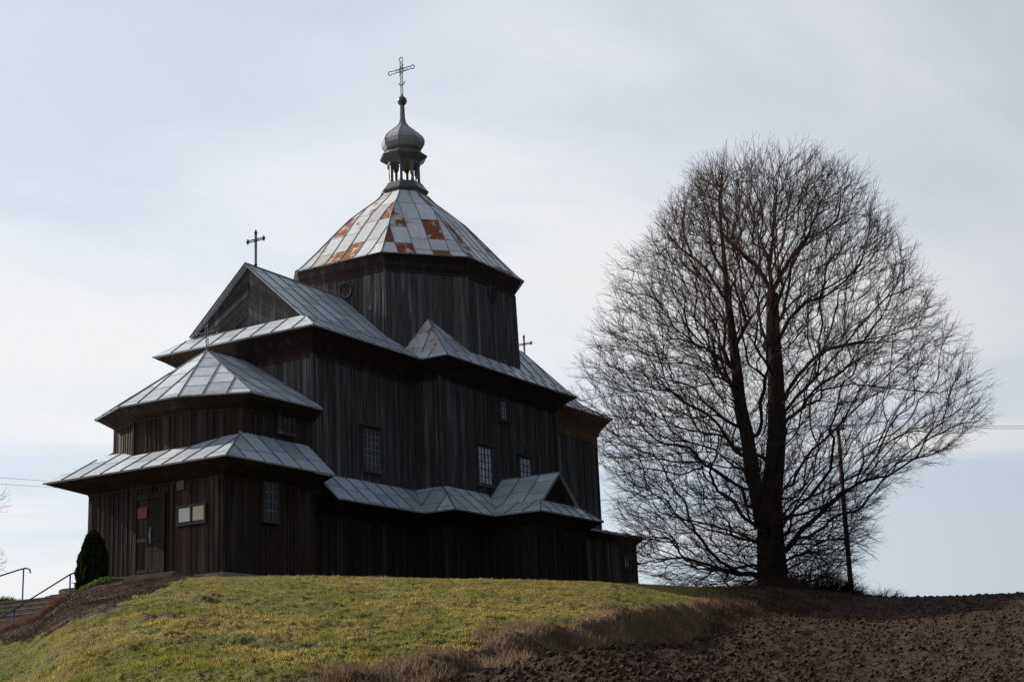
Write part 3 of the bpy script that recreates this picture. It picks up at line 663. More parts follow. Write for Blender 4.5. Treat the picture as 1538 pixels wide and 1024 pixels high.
def lattice_cross(label, base, h, arm, armz, th=.012, wdt=.05, ornate=False, loops=False, lean=0):
    """iron cross whose arms run along Y"""
    mb = MB(); x0, y0, z0 = base
    def q(a, z): return (x0 + lean * (z) * 0, y0 + a + lean * z, z0 + z)
    for s in (-1, 1):
        mb.tube([q(s * wdt * .8, 0), q(s * wdt, h - .12)], th, 5)
        mb.tube([q(-arm, armz + s * wdt), q(arm, armz + s * wdt)], th, 5)
    k = int(h / (wdt * 3))
    for i in range(k): mb.tube([q(-wdt, i * wdt * 3), q(wdt, (i + .5) * wdt * 3)], th * .7, 4); mb.tube([q(wdt, (i + .5) * wdt * 3), q(-wdt, (i + 1) * wdt * 3)], th * .7, 4)
    k = int(arm * 2 / (wdt * 3))
    for i in range(k): mb.tube([q(-arm + i * wdt * 3, armz - wdt), q(-arm + (i + .5) * wdt * 3, armz + wdt)], th * .7, 4)
    def ring(a, z, r, n=12): mb.tube([q(a + r * math.cos(2 * math.pi * i / n), z + r * math.sin(2 * math.pi * i / n)) for i in range(n + 1)], th, 5, cap=False)
    if ornate:
        ring(0, armz, .13)
        for i in range(8): 
            t = 2 * math.pi * (i + .5) / 8
            if i % 2 == 0: mb.tube([q(.13 * math.cos(t), armz + .13 * math.sin(t)), q(.26 * math.cos(t), armz + .26 * math.sin(t))], th * .8, 4)
        for a, z in ((-arm, armz), (arm, armz), (0, h - .12)):
            da = -1 if a < 0 else (1 if a > 0 else 0); dz = 1 if a == 0 else 0
            for s in (-1, 1):
                mb.tube([q(a - da * .0 + s * wdt * abs(dz), z + s * wdt * abs(da)), q(a + da * .04 + s * .095 * abs(dz), z + dz * .04 + s * .095 * abs(da)), q(a + da * .10 + s * .07 * abs(dz), z + dz * .10 + s * .07 * abs(da)), q(a + da * .15, z + dz * .15)], th, 5)
        mb.tube([q(-.15, armz - .55), q(-.10, armz - .64), q(0, armz - .68), q(.10, armz - .64), q(.15, armz - .55)], .022, 5)
    elif loops:
        for a, z in ((-arm, armz), (arm, armz)): ring(a * 1.1, z, .09)
        ring(0, h - .05, .08)
    else:
        for a, z in ((-arm, armz), (arm, armz), (0, h - .1), (0, .1), (0, armz)):
            r_ = .07
            mb.lathe((x0, y0 + a + lean * z, z0 + z), [(.01, -r_), (r_, 0), (.01, r_)], 6, 0)
            if abs(a) > 0 or z > armz:
                for s in (-1, 1): mb.lathe((x0, y0 + a + lean * z, z0 + z), [(.03, -.09), (.03, .09)], 5)
    mb.tube([q(0, -.35), q(0, .12)], .022, 5)
    o = mb.build('cross', M['iron'], church); o['label'] = label; return o
lattice_cross('ornate lattice cross with a ring and crescent on the onion dome', (XC, yc, 20.78), 1.76, .52, 1.20, .019, .06, ornate=True)
lattice_cross('plain iron cross on the gable above the entrance end', (4.78, yc, 11.14), 1.38, .36, 1.0, .022, .035)
lattice_cross('small iron cross with looped ends on the entrance roof peak', (2.36, yc, 7.66), 1.02, .32, .62, .015, .05, loops=True, lean=.06)
lattice_cross('small iron cross on the ridge at the far end', (23.43, yc, 11.15), 1.32, .36, .88, .02, .03)

# --- roofs
def no(*a): return 0
def stain(cu, cv, pl): return random.choice([0, 0, .1, .3, .55])
ze = 3.39
# lower entrance roof: hipped skirt round three sides
N_ = lambda p: (p[0], 2 * yc - p[1], p[2])
mb = MB(); W_up = [(.30, 1.59, 4.13), (1.0, .1, 4.46)]
hipS = (.72, -.02 + .02, 4.33)
roof_facet(mb, [(-1, -1, ze), (-1, 6.54, ze), (.75, 5.54, 4.37), (.75, .0, 4.37)], .62, 1.4, rust=lambda u, v, p: .35 if v > .9 else 0)
roof_facet(mb, [(-1, -1, ze), (4.2, -1, ze), (4.2, .14, 4.50), (.9, .14, 4.50), (.75, .0, 4.37)], .62, 1.0)
roof_facet(mb, [(-1, 6.54, ze), (4.2, 6.54, ze), (4.2, 5.40, 4.50), (.9, 5.4, 4.50), (.75, 5.54, 4.37)], .62, 1.0)
ridge(mb, (-1, -1, ze + .01), (.75, 0, 4.38), .03)
mb.build('roof', [M['zinc_stain'], M['seam']], church)['label'] = 'lower skirt roof above the entrance'
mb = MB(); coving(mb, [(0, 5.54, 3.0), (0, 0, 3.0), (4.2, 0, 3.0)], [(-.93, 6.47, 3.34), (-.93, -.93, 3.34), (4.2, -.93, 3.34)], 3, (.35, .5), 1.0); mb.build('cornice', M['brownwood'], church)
# upper entrance roof
zu = 5.59; e = [(4.2, -.51, zu), (.65, -.51, zu), (-.34, 1.52, zu), (-.34, 4.02, zu), (.65, 6.05, zu), (4.2, 6.05, zu)]; ap = (2.3, yc, 7.70); ap2 = (4.4, yc, 7.72)
mb = MB()
roof_facet(mb, [e[1], e[0], (4.38, -.2, 5.8), ap2, ap], .62, 1.0); roof_facet(mb, [e[2], e[1], ap], .66, .75); roof_facet(mb, [e[3], e[2], ap], .62, .9); roof_facet(mb, [e[4], e[3], ap], .66, .9); roof_facet(mb, [e[5], e[4], ap, ap2], .62, 1.0)
for q in e[1:5]: ridge(mb, q, ap, .028)
mb.build('roof', [M['zinc'], M['seam']], church)['label'] = 'faceted upper roof of the entrance end'
mb = MB(); coving(mb, [(4.4, 5.44, 5.2)] + [(x_, y_, 5.2) for x_, y_ in U], [(4.3, 5.98, 5.55), (.69, 5.98, 5.55), (-.27, 4.0, 5.55), (-.27, 1.54, 5.55), (.69, -.44, 5.55), (4.3, -.44, 5.55)], 3, (.3, .5), 1.0); mb.build('cornice', M['brownwood'], church)
# main roof with bell-cast eaves
zw = 8.26; g0 = .32; gz = 8.93; rz = 11.15; gx_ = 4.38; ye = -.74
mb = MB()
roof_facet(mb, [(3.45, ye, zw), (24.73, ye - .1, zw), (24.2, g0, gz), (4.30, g0, gz)], .62, 1.5)
roof_facet(mb, [(4.20, g0, gz), (24.2, g0, gz), (23.1, yc, rz), (4.20, yc, rz)], .62, 1.2)
roof_facet(mb, [N_(q) for q in [(3.45, ye, zw), (24.73, ye - .1, zw), (24.2, g0, gz), (4.30, g0, gz)]], .62, 1.5)
roof_facet(mb, [N_(q) for q in [(4.20, g0, gz), (24.2, g0, gz), (23.1, yc, rz), (4.20, yc, rz)]], .62, 1.2)
roof_facet(mb, [(24.73, ye - .1, zw), (24.73, 2 * yc - ye + .1, zw), (24.2, 2 * yc - g0, gz), (24.2, g0, gz)], .62, 1.2)
roof_facet(mb, [(24.2, 2 * yc - g0, gz), (24.2, g0, gz), (23.1, yc, rz)], .62, 1.2)
roof_facet(mb, [(3.45, ye, zw), (3.45, 2 * yc - ye, zw), (4.36, 2 * yc - g0, gz), (4.36, g0, gz)], .62, 1.6, rust=lambda u, v, p: .3 if random.random() < .3 else 0)
ridge(mb, (4.2, yc, rz + .01), (23.1, yc, rz + .01), .04); ridge(mb, (3.45, ye, zw + .01), (4.36, g0, gz + .01), .025); ridge(mb, (24.2, g0, gz), (23.1, yc, rz), .03); ridge(mb, (24.73, ye - .1, zw), (24.2, g0, gz), .03)
ridge(mb, (4.2, g0 - .03, gz), (4.2, yc, rz), .035); ridge(mb, (4.2, 2 * yc - g0 + .03, gz), (4.2, yc, rz), .035)
mb.build('roof', [M['zinc'], M['seam']], church)['label'] = 'long main roof with an open gable at the entrance end'
mb = MB()
gt = [(gx_, yc - 2.4, gz - .02), (gx_, yc + 2.4, gz - .02), (gx_, yc, rz - .08)]
planks(mb, [(gx_, yc - 2.42, gz - .02), (gx_, yc, gz - .02), (gx_, yc, rz - .06)], (-1, 0, 0), (0, 1, .6), .22, .06, .055, False, (.6, .5)); planks(mb, [(gx_, yc + 2.42, gz - .02), (gx_, yc, gz - .02), (gx_, yc, rz - .06)], (-1, 0, 0), (0, -1, .6), .22, .06, .055, False, (.45, .5))
mb.build('gable', M['wood'], church)['label'] = 'triangular board gable under the main ridge'
mb = MB(); coving(mb, [(4.4, 5.49, 7.5), (4.4, .05, 7.5), (10.3, .05, 7.5)], [(3.52, 2 * yc - ye - .06, 8.2), (3.52, ye + .06, 8.2), (10.3, ye + .06, 8.2)], 5, (.3, .5), 1.7); mb.build('cornice', M['brownwood'], church)
mb = MB(); coving(mb, [(18.85, -.15, 7.2), (24.3, -.15, 7.2), (24.3, 5.69, 7.2)], [(18.85, ye - .05, 8.2), (24.68, ye - .05, 8.2), (24.68, 6.3, 8.2)], 6, (.5, .6), 1.8); mb.build('cornice', M['soffit'], church)
# nave arms
mb = MB(); S1_ = (9.7, -1.85, zw); S2_ = (19.5, -1.85, zw)
k1 = (10.03, -1.5, 8.58); k2 = (19.17, -1.5, 8.58); t1 = (11.05, -.15, 10.2); t2 = (18.0, -.15, 10.2)
for fl in (lambda p: p, N_):
    roof_facet(mb, [fl(q) for q in (S1_, S2_, k2, k1)], .6, 1.5); roof_facet(mb, [fl(q) for q in (k1, k2, t2, t1)], .6, .8, rust=stain)
    roof_facet(mb, [fl(q) for q in (S1_, (9.7, ye + .2, zw), (10.03, ye + .55, 8.58), k1)], .6, 1.5, rust=stain); roof_facet(mb, [fl(q) for q in (k1, (10.03, .1, 8.58), (11.05, 1.3, 10.2), t1)], .8, .8, rust=lambda u, v, p: .8 if u < .5 else .2)
    roof_facet(mb, [fl(q) for q in (S2_, (19.5, ye + .2, zw), (19.17, ye + .55, 8.58), k2)], .6, 1.5); roof_facet(mb, [fl(q) for q in (k2, (19.17, .1, 8.58), (18.0, 1.5, 10.2), t2)], .8, .8)
    ridge(mb, fl(S1_), fl(k1), .025); ridge(mb, fl(k1), fl(t1), .025); ridge(mb, fl(S2_), fl(k2), .025); ridge(mb, fl(k2), fl(t2), .025)
mb.build('roof', [M['zinc_stain'], M['seam']], church)['label'] = 'hipped roofs of the wider nave at the foot of the drum'
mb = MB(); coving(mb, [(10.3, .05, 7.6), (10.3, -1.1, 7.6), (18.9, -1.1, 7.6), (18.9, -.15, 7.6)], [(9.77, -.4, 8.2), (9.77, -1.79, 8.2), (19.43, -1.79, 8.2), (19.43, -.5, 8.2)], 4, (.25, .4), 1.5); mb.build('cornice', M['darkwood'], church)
# lower side roofs
za = 2.66
mb = MB()
roof_facet(mb, [(4.4, -1.0, za), (9.2, -1.0, za), (10.3, .07, 3.66), (4.4, .07, 3.66)], .62, .8)
roof_facet(mb, [(9.2, -2.3, za), (9.2, -1.0, za), (10.32, .07, 3.68), (10.32, -1.08, 3.72)], .6, .8)
roof_facet(mb, [(9.2, -2.3, za), (11.95, -2.3, za), (13.4, -1.08, 3.72), (10.32, -1.08, 3.72)], .62, .8)
ridge(mb, (9.2, -2.3, za), (10.32, -1.08, 3.72), .03)
mb.build('roof', [M['zinc'], M['seam']], church)['label'] = 'low lean-to roof along the side wall'
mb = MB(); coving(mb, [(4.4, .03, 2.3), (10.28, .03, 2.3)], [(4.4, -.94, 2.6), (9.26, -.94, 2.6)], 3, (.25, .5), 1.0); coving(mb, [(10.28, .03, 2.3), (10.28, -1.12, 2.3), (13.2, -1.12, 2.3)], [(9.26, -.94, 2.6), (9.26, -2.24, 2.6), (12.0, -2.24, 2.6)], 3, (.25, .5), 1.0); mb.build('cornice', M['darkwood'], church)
# side porch roof with its own gable
PXC = 14.42; pg = -3.5; pe = -4.07; E_ = 16.85; Wd = 11.97
mb = MB()
for (xe, xk) in ((Wd, 13.05), (E_, 15.79)):
    roof_facet(mb, [(xe, pe, 2.70), (xe, -2.2 if xe < 13 else -1.1, 2.70), (xk, -1.1, 3.22), (xk, pg, 3.22)], .6, .8)
    roof_facet(mb, [(xk, pg - .1, 3.22), (xk, -1.08, 3.22), (PXC, -1.08, 4.36), (PXC, pg - .1, 4.36)], .6, .8)
    ridge(mb, (xk, pg - .1, 3.23), (PXC, pg - .1, 4.37), .022); ridge(mb, (xe, pe, 2.71), (xk, pg, 3.23), .025)
roof_facet(mb, [(Wd, pe, 2.70), (E_, pe, 2.70), (15.79, pg, 3.22), (13.05, pg, 3.22)], .6, .9)
ridge(mb, (PXC, pg - .12, 4.37), (PXC, -1.1, 4.37), .03)
mb.build('roof', [M['zinc'], M['seam']], church)['label'] = 'gabled roof of the side porch'
mb = MB(); planks(mb, [(13.08, pg, 3.22), (15.76, pg, 3.22), (PXC, pg, 4.33)], (0, -1, 0), (0, 0, 1), .18, .03, .01, True, (.4, .5)); mb.build('gable', M['darkwood'], church)['label'] = 'small dark gable of the side porch'
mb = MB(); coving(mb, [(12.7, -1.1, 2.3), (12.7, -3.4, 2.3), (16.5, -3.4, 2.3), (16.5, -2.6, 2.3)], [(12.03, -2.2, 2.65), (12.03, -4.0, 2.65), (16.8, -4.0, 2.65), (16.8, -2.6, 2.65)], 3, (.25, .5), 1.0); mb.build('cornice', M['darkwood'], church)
mb = MB(); roof_facet(mb, [(16.6, -3.02, 2.66), (22.72, -3.02, 2.66), (22.72, -.1, 3.02), (16.6, -.1, 3.02)], .62, 1.5, th=.09); mb.build('roof', [M['zinc'], M['seam']], church)['label'] = 'flat lean-to roof of the rear annex'
mb = MB(); coving(mb, [(16.6, -2.62, 2.35), (22.52, -2.62, 2.35), (22.52, -.2, 2.35)], [(16.6, -2.95, 2.58), (22.66, -2.95, 2.58), (22.66, -.2, 2.85)], 3, (.4, .5), 1.0); mb.build('cornice', M['brownwood'], church)
# --- windows
window(church, 7.08, 8.02, 4.06, 5.46, .05, 4, 6, 'darkglass', 'bar', label='tall side window with a pale grid in the front bay')
window(church, 12.66, 13.62, 4.06, 5.44, -1.1 + .0, 4, 5, 'curtainglass', 'bardark', label='tall side window of the nave with pale panes')
window(church, 15.70, 16.58, 4.06, 5.40, -1.1, 3, 5, 'curtainglass', 'bardark', label='nave window partly hidden by the side porch roof')
window(church, 14.42, 14.86, 6.72, 7.42, -1.1, 3, 4, 'curtainglass', 'bardark', hood=False, label='small high window of the nave')
window(church, 1.80, 2.42, 1.86, 3.0, 0, 3, 4, 'darkglass', 'bar', hood=False, label='narrow lower window with pale bars')
window(church, 2.66, 3.34, 4.74, 5.38, .1, 3, 3, 'darkglass', 'bardark', hood=False, label='small window under the upper entrance eave')
window(church, 21.3, 21.75, 1.42, 1.80, -2.6, 2, 1, 'curtainglass', 'bardark', hood=False, label='tiny pale window in the rear annex')
def roundel(c, n):
    mb = MB(); n = Vector(n); u = n.cross(Vector((0, 0, 1))).normalized(); v = Vector((0, 0, 1)); c = Vector(c) + n * .05
    mb.tube([c + (u * math.cos(t) + v * math.sin(t)) * .28 for t in [2 * math.pi * i / 20 for i in range(21)]], .03, 5, (.3, .2), cap=False)
    mb.tube([c - (u * .6 + v * .8) * .2, c + (u * .6 + v * .8) * .2], .03, 4, (.4, .2))
    mb.add([c + n * (-.045 + .0) + (u * math.cos(t) + v * math.sin(t)) * .27 for t in [2 * math.pi * i / 20 for i in range(20)]], [tuple(range(20))], (.25, .3)); mb.build('round_vent', M['wood'], church)
roundel((XC - 4.37, 2.55, 11.38), (-1, 0, 0)); roundel((14.06, yc - 3.97, 11.55), (0, -1, 0))
# entrance door
mb = MB()
for a in (2.30, 3.46): mb.box((-.10, a - .08, .12), (-.0, a + .08, 2.58), (.4, .5))
mb.box((-.10, 2.22, 2.58), (0, 3.54, 2.74), (.4, .5)); df = mb.build('door', M['darkwood'], church)
for a, b in ((2.385, 2.875), (2.885, 3.375)):
    mb = MB(); planks(mb, [(-.075, a, .14), (-.075, b, .14), (-.075, b, 2.57), (-.075, a, 2.57)], (-1, 0, 0), (0, 0, 1), .12, .02, .01, False, (.3, .5), .06)
    for z_ in (.35, 1.3, 2.2): mb.box((-.095, a + .02, z_), (-.07, b - .02, z_ + .11), (.3, .5))
    mb.build('door_leaf', M['darkwood'], df)
mb = MB(); mb.tube([(-.10, 2.80, 1.62), (-.15, 2.80, 1.60), (-.15, 2.80, 1.36), (-.10, 2.80, 1.34)], .014, 6); mb.box((-.10, 2.77, 1.25), (-.094, 2.83, 1.72)); mb.build('handle', M['bar'], df)
# sign things on the wall
mb = MB(); mb.box((-.118, 2.93, 2.02), (-.101, 3.30, 2.36)); tag(mb.build('sign', M['red'], loc=(-.11, 3.1, 2.0)), 'small blank red panel on the left leaf of the entrance door', 'sign')
nb = thing('notice_board', 'glazed double notice board with two pale sheets right of the door', 'notice board', (-.05, 1.18, 1.6))
mb = MB()
mb.box((-.10, .60, 1.64), (-.045, 1.76, 1.70)); mb.box((-.10, .60, 2.20), (-.045, 1.76, 2.26))
for a in (.60, 1.15, 1.70): mb.box((-.10, a, 1.70), (-.045, a + .06, 2.20))
mb.box((-.06, .66, 1.70), (-.046, 1.70, 2.20), (.2, .5)); mb.build('frame', M['frame'], nb)
mb = MB(); mb.box((-.072, 1.23, 1.76), (-.062, 1.68, 2.17)); mb.build('sheet', M['paper'], nb)['label'] = 'white paper sheet'
mb = MB(); mb.box((-.072, .69, 1.76), (-.062, 1.12, 2.18)); mb.build('sheet', M['paper2'], nb)['label'] = 'cream paper sheet'
mb = MB(); mb.box((-.075, 1.49, 2.74), (-.045, 1.78, 3.06)); tag(mb.build('plaque', M['concrete'], loc=(-.06, 1.6, 2.74)), 'small weathered grey plaque above the notice board', 'plaque')

# entrance steps (two treads in front of the door)
mb = MB(); mb.box((-1.0, 1.05, -.6), (-.11, 5.0, .17)); mb.box((-1.42, .85, -.7), (-1.0, 5.2, -.04)); mb.box((-1.85, .75, -.9), (-1.42, 5.3, -.24))
for (x_, za_) in ((-1.0, .17), (-1.42, -.04), (-1.85, -.24)): mb.box((x_ - .02, .9, za_ + .001), (x_ + .05, 5.1, za_ + .018), (.9, 0))
tag(mb.build('stone_steps', M['concrete'], loc=(-.9, 3, -.2)), 'low stone steps running along the front of the church door', 'steps')
# staircase coming up the hill
st = thing('staircase', 'flight of stone stairs climbing the hill to the church door', 'stairs', (-5.4, 3.1, -1.3))
mb = MB(); nst = 15
for i in range(nst):
    x1 = -4.35 - i * .31; zt = -.62 - i * .161
    mb.box((x1 - .31, 1.75, zt - .161 - .6), (x1, 4.6, zt - .161)); mb.box((x1 - .335, 1.76, zt - .161 + .001), (x1 - .0, 4.59, zt - .161 + .03), (.9, 0))
mb.build('steps', M['concrete'], st)
mb = MB(); mb.box((-4.35, 1.75, -1.6), (-1.9, 4.6, -.62)); mb.box((-4.39, 1.76, -.619), (-1.95, 4.59, -.59)); mb.build('landing', M['concrete'], st)
def railing(Yr, pts, posts, label):
    r_ = thing('railing', label, 'railing', (pts[0][0], Yr, posts[0][2]), 'railings beside the staircase')
    mb = MB(); mb.tube([(x_, Yr, z_) for x_, z_ in pts], .022, 8); mb.build('handrail', M['greenpaint'], r_)
    for (x_, z1, z0) in posts:
        mb = MB(); mb.tube([(x_, Yr, z0), (x_, Yr, z1)], .022, 8); mb.build('post', M['bluepaint'], r_)
railing(1.6, [(-10.5, -3.26), (-8.5, -2.22), (-6.28, -1.07), (-4.4, -.06), (-4.0, .10), (-3.5, .16)], [(-4.37, -.05, -.95), (-6.27, -1.07, -1.9), (-8.2, -2.06, -3.0)], 'near handrail of the staircase with green rail and blue posts ending by the thuja')
railing(4.75, [(-8.0, -1.2), (-6.2, -.52), (-4.05, .19), (-3.35, .41), (-3.12, .47), (-2.98, .44), (-2.93, .34)], [(-3.2, .44, -.7), (-5.6, -.3, -1.4), (-7.6, -1.05, -2.2)], 'far handrail of the staircase with a curled end against the sky')

# ------------------------------------------------------------------ foliage of small shapes
def leafcloud(n, sampler, size, aspect=1.6, upw=.3):
    P = sampler(n); nn = rng.normal(size=(n, 3)); nn[:, 2] += upw; nn /= np.linalg.norm(nn, axis=1)[:, None]
    t = np.cross(nn, rng.normal(size=(n, 3))); t /= np.linalg.norm(t, axis=1)[:, None]; b = np.cross(nn, t); s = size * rng.uniform(.6, 1.4, (n, 1))
    Vq = np.stack([P - t * s * .5, P + b * s * aspect * .35, P + t * s * .5 * aspect, P - b * s * aspect * .35], 1).reshape(-1, 3)
    return Vq, np.arange(n * 4).reshape(n, 4), P
th = thing('thuja', 'dark green conical thuja bush standing left of the church steps', 'shrub', (-3.0, 2.2, -.5))
TH = 1.80; TB = (-3.9, 1.25, -.62)
def ths(n):
    z = rng.beta(1.1, 1.25, n) * TH; prof_ = .385 * np.interp(z / TH, [0, .1, .35, .6, .8, .93, 1], [.8, .95, 1, .9, .66, .36, .05])
    a = rng.uniform(0, 2 * np.pi, n); r_ = prof_ * (1 - .35 * rng.random(n) ** 2) * (1 + .13 * np.sin(a * 5 + z * 4) + .08 * np.sin(a * 11 - z * 9)); return np.stack([TB[0] + r_ * np.cos(a), TB[1] + r_ * np.sin(a), TB[2] + z], 1)
Vq, Fq, P = leafcloud(26000, ths, .05, 1.5, .2); mesh_obj('foliage', Vq, Fq, M['thuja'], th, tone=np.stack([np.clip(rng.normal(.45, .25, len(Fq)), 0, 1), np.zeros(len(Fq))], 1))
mb = MB(); mb.tube([(TB[0], TB[1], TB[2] - .2), (TB[0], TB[1], TB[2] + 1.5)], [.05, .02], 8); mb.lathe((TB[0], TB[1], TB[2]), [(.2, .05), (.36, .4), (.34, .9), (.18, 1.45), (.03, 1.75)], 10); mb.build('trunk', M['bark'], th)
def lowplant(name, label, cat, c, rx, ry, h, n, size, mat, stalk=False, group=None):
    cz_ = float(terrain(np.array([c[0]]), np.array([c[1]]), False)[0]) if len(c) == 2 else c[2]
    if stalk:
        a = rng.uniform(0, 2 * np.pi, n); q = np.sqrt(rng.random(n)); x_ = c[0] + rx * q * np.cos(a); y_ = c[1] + ry * q * np.sin(a)
        z_ = terrain(x_, y_, False) if len(c) == 2 else np.full(n, cz_)
        dome = np.sqrt(np.clip(1 - q ** 2, 0.05, 1)); hh = h * dome * rng.uniform(.5, 1.15, n); la = rng.uniform(0, 2 * np.pi, n); ll = hh * rng.uniform(.1, .6, n); w_ = size * .5
        P0 = np.stack([x_ - w_ * np.cos(a), y_ - w_ * np.sin(a), z_ - .02], 1); P1 = np.stack([x_ + w_ * np.cos(a), y_ + w_ * np.sin(a), z_ - .02], 1); P2 = np.stack([x_ + ll * np.cos(la), y_ + ll * np.sin(la), z_ + hh], 1)
        o = mesh_obj(name, np.stack([P0, P1, P2], 1).reshape(-1, 3), np.arange(n * 3).reshape(n, 3), mat, tone=np.stack([rng.random(n), np.zeros(n)], 1), loc=(c[0], c[1], cz_))
    else:
        def sp(n):
            a = rng.uniform(0, 2 * np.pi, n); q = np.sqrt(rng.random(n)); x_ = c[0] + rx * q * np.cos(a); y_ = c[1] + ry * q * np.sin(a); z_ = terrain(x_, y_, False) if len(c) == 2 else cz_
            return np.stack([x_, y_, z_ + h * np.sqrt(np.clip(1 - q ** 2, 0, 1)) * rng.uniform(.2, 1.1, n) * (.7 + .6 * fbm(x_ * 3, y_ * 3, 2))], 1)
        Vq, Fq, P = leafcloud(n, sp, size, 1.4, .6); o = mesh_obj(name, Vq, Fq, mat, tone=np.stack([rng.random(len(Fq)), np.zeros(len(Fq))], 1), loc=(c[0], c[1], cz_))
    return tag(o, label, cat, group)
lowplant('groundcover_plant', 'bright green leafy groundcover clump at the foot of the thuja', 'plant', (-4.6, .2), .75, .5, .22, 4200, .05, M['ivy'])
lowplant('groundcover_plant', 'thin strip of green leaves right of the thuja along the steps', 'plant', (-2.8, .2), .8, .35, .10, 2400, .04, M['ivy'])
lowplant('dry_shrub', 'reddish brown dead shrub on the bank below the groundcover', 'shrub', (-5.9, .75), .55, .45, .26, 3600, .016, M['drybush'], True)
lowplant('dry_shrub', 'pale mauve brown dead shrub lowest on the bank by the stairs', 'shrub', (-7.1, .5), .7, .5, .24, 3800, .016, M['drybush'], True)
# raised bed behind the stairs
mb = MB(); mb.box((-9, 4.9, -3.5), (-1.5, 9.5, -.50)); tag(mb.build('planting_bed', M['soil']), kind='structure')
lowplant('leafy_plant', 'row of pointed green leaves on the raised bed behind the far handrail', 'plant', (-3.6, 5.7, -.50), 1.7, .5, .26, 1500, .05, M['ivy'], True)

# ------------------------------------------------------------------ trees
TU = np.array([.35, -.937, 0]); TW = np.array([.937, .35, 0])
def segs_mesh(P0, P1, R0, R1, k=3):
    P0 = np.array(P0); P1 = np.array(P1); R0 = np.array(R0); R1 = np.array(R1); n = len(P0); d = P1 - P0; d /= (np.linalg.norm(d, axis=1)[:, None] + 1e-9)
    a = np.cross(d, np.array([.3, .2, .93])); a /= (np.linalg.norm(a, axis=1)[:, None] + 1e-9); b = np.cross(d, a); vs = []
    for P_, R_ in ((P0, R0), (P1, R1)):
        for j in range(k): t = 2 * np.pi * j / k; vs.append(P_ + (a * np.cos(t) + b * np.sin(t)) * R_[:, None])
    Vv = np.stack(vs, 1).reshape(-1, 3); base = np.arange(n)[:, None] * 2 * k
    Ff = np.concatenate([base + np.array([[j, (j + 1) % k, k + (j + 1) % k, k + j]]) for j in range(k)], 0); return Vv, Ff
class Tree:
    def __init__(s, base, env, seed, wscale=.95):
        s.B = np.array(base, float); s.rs = np.random.default_rng(seed); s.th = ([], [], [], []); s.md = ([], [], [], []); s.tw = ([], [], [], [])
        e = np.array(env)[::-1]; s.ez, s.el, s.er = e[:, 0], e[:, 1], e[:, 2]; s.ws = wscale; s.zt = e[-1, 0] + .3
    def ins(s, p, k=1.0):     # p local (u,w,z)
        if p[2] > s.zt * k or p[2] < .15: return False
        l = np.interp(p[2], s.ez, s.el); r = np.interp(p[2], s.ez, s.er); c = .5 * (l + r) * .4; h = (r - c) if p[0] > c else (c - l); w_ = .5 * (r - l) * s.ws
        return ((p[0] - c) / (h * k)) ** 2 + (p[1] / (w_ * k)) ** 2 < 1
    def seg(s, st, a, b, r0, r1): st[0].append(a); st[1].append(b); st[2].append(r0); st[3].append(r1)
    def grow(s, p, d, r, ln, lvl, kk=1.0):
        rs = s.rs; step = (.42, .36, .22, .15)[lvl]; n = max(2, int(ln / step)); d = np.array(d, float); d /= np.linalg.norm(d); p = np.array(p, float); r0 = r
        store = s.th if r > .045 else (s.md if lvl <= 1 else s.tw); wob = (.075, .12, .18, .25)[lvl]; up_ = (.02, .035, .04, .03)[lvl]; childs = []
        for i in range(n):
            if not s.ins(p, kk * (1 + .05 * math.sin(p[0] * 3 + p[2] * 2.3 + p[1]))): break
            d = d + rs.normal(0, wob, 3); d[2] += up_; d /= np.linalg.norm(d); q = p + d * step; rr = max(r0 * (1 - (i + 1) / n * .85), (.010, .008, .0055, .0045)[lvl])
            st = s.th if rr > .045 else (s.md if rr > .016 else s.tw)
            s.seg(st, p, q, r, rr); childs.append((q, d.copy(), rr, i / n)); p = q; r = rr
        if lvl >= 3: return
        side = rs.choice([-1, 1]); 
        for j, (q, dd, rr, f) in enumerate(childs):
            if f < (.12, .10, .1)[lvl]: continue
            m_ = (2 if rs.random() < .85 else 1, 2 if rs.random() < .6 else 1, 1)[lvl]
            for _ in range(m_):
                if lvl == 2 and rs.random() < .05: continue
                side = -side; perp = np.cross(dd, np.array([0, 0, 1.]) + rs.normal(0, .55, 3)); perp /= np.linalg.norm(perp) + 1e-9
                an = rs.uniform(.45, .95); nd2 = dd * math.cos(an) + perp * side * math.sin(an)
                l2 = ((1.0 - f * .5) * rs.uniform(1.6, 3.3), rs.uniform(.7, 1.6) * (1.1 - .4 * f), rs.uniform(.25, .75))[lvl]
                s.grow(q, nd2, min(rr * .62, (.05, .016, .009)[lvl]), l2, lvl + 1, kk)
    def path(s, pts, rs_, kids=True, dens=1.0):
        pts = [np.array(p, float) for p in pts]
        for i in range(len(pts) - 1):
            n = max(1, int(np.linalg.norm(pts[i + 1] - pts[i]) / .45)); a = pts[i]
            for k in range(n):
                f0 = (i + k / n) / (len(pts) - 1); f1 = (i + (k + 1) / n) / (len(pts) - 1); b = pts[i] + (pts[i + 1] - pts[i]) * (k + 1) / n
                if k < n - 1: b = b + s.rs.normal(0, .025, 3)
                else: b = pts[i + 1]
                ra = rs_[0] + (rs_[1] - rs_[0]) * f0; rb = rs_[0] + (rs_[1] - rs_[0]) * f1; s.seg(s.th if rb > .045 else s.md, a, b, ra, rb)
                if kids and f1 > .12:
                    dd = (b - a) / (np.linalg.norm(b - a) + 1e-9)
                    for _ in range(2 if s.rs.random() < .85 * dens else 1):
                        perp = np.cross(dd, s.rs.normal(size=3)); perp /= np.linalg.norm(perp); an = s.rs.uniform(.4, .9)
                        s.grow(b, dd * math.cos(an) + perp * math.sin(an), min(rb * .6, .045), s.rs.uniform(1.3, 2.8) * (1.1 - .4 * f1), 1)
                a = b
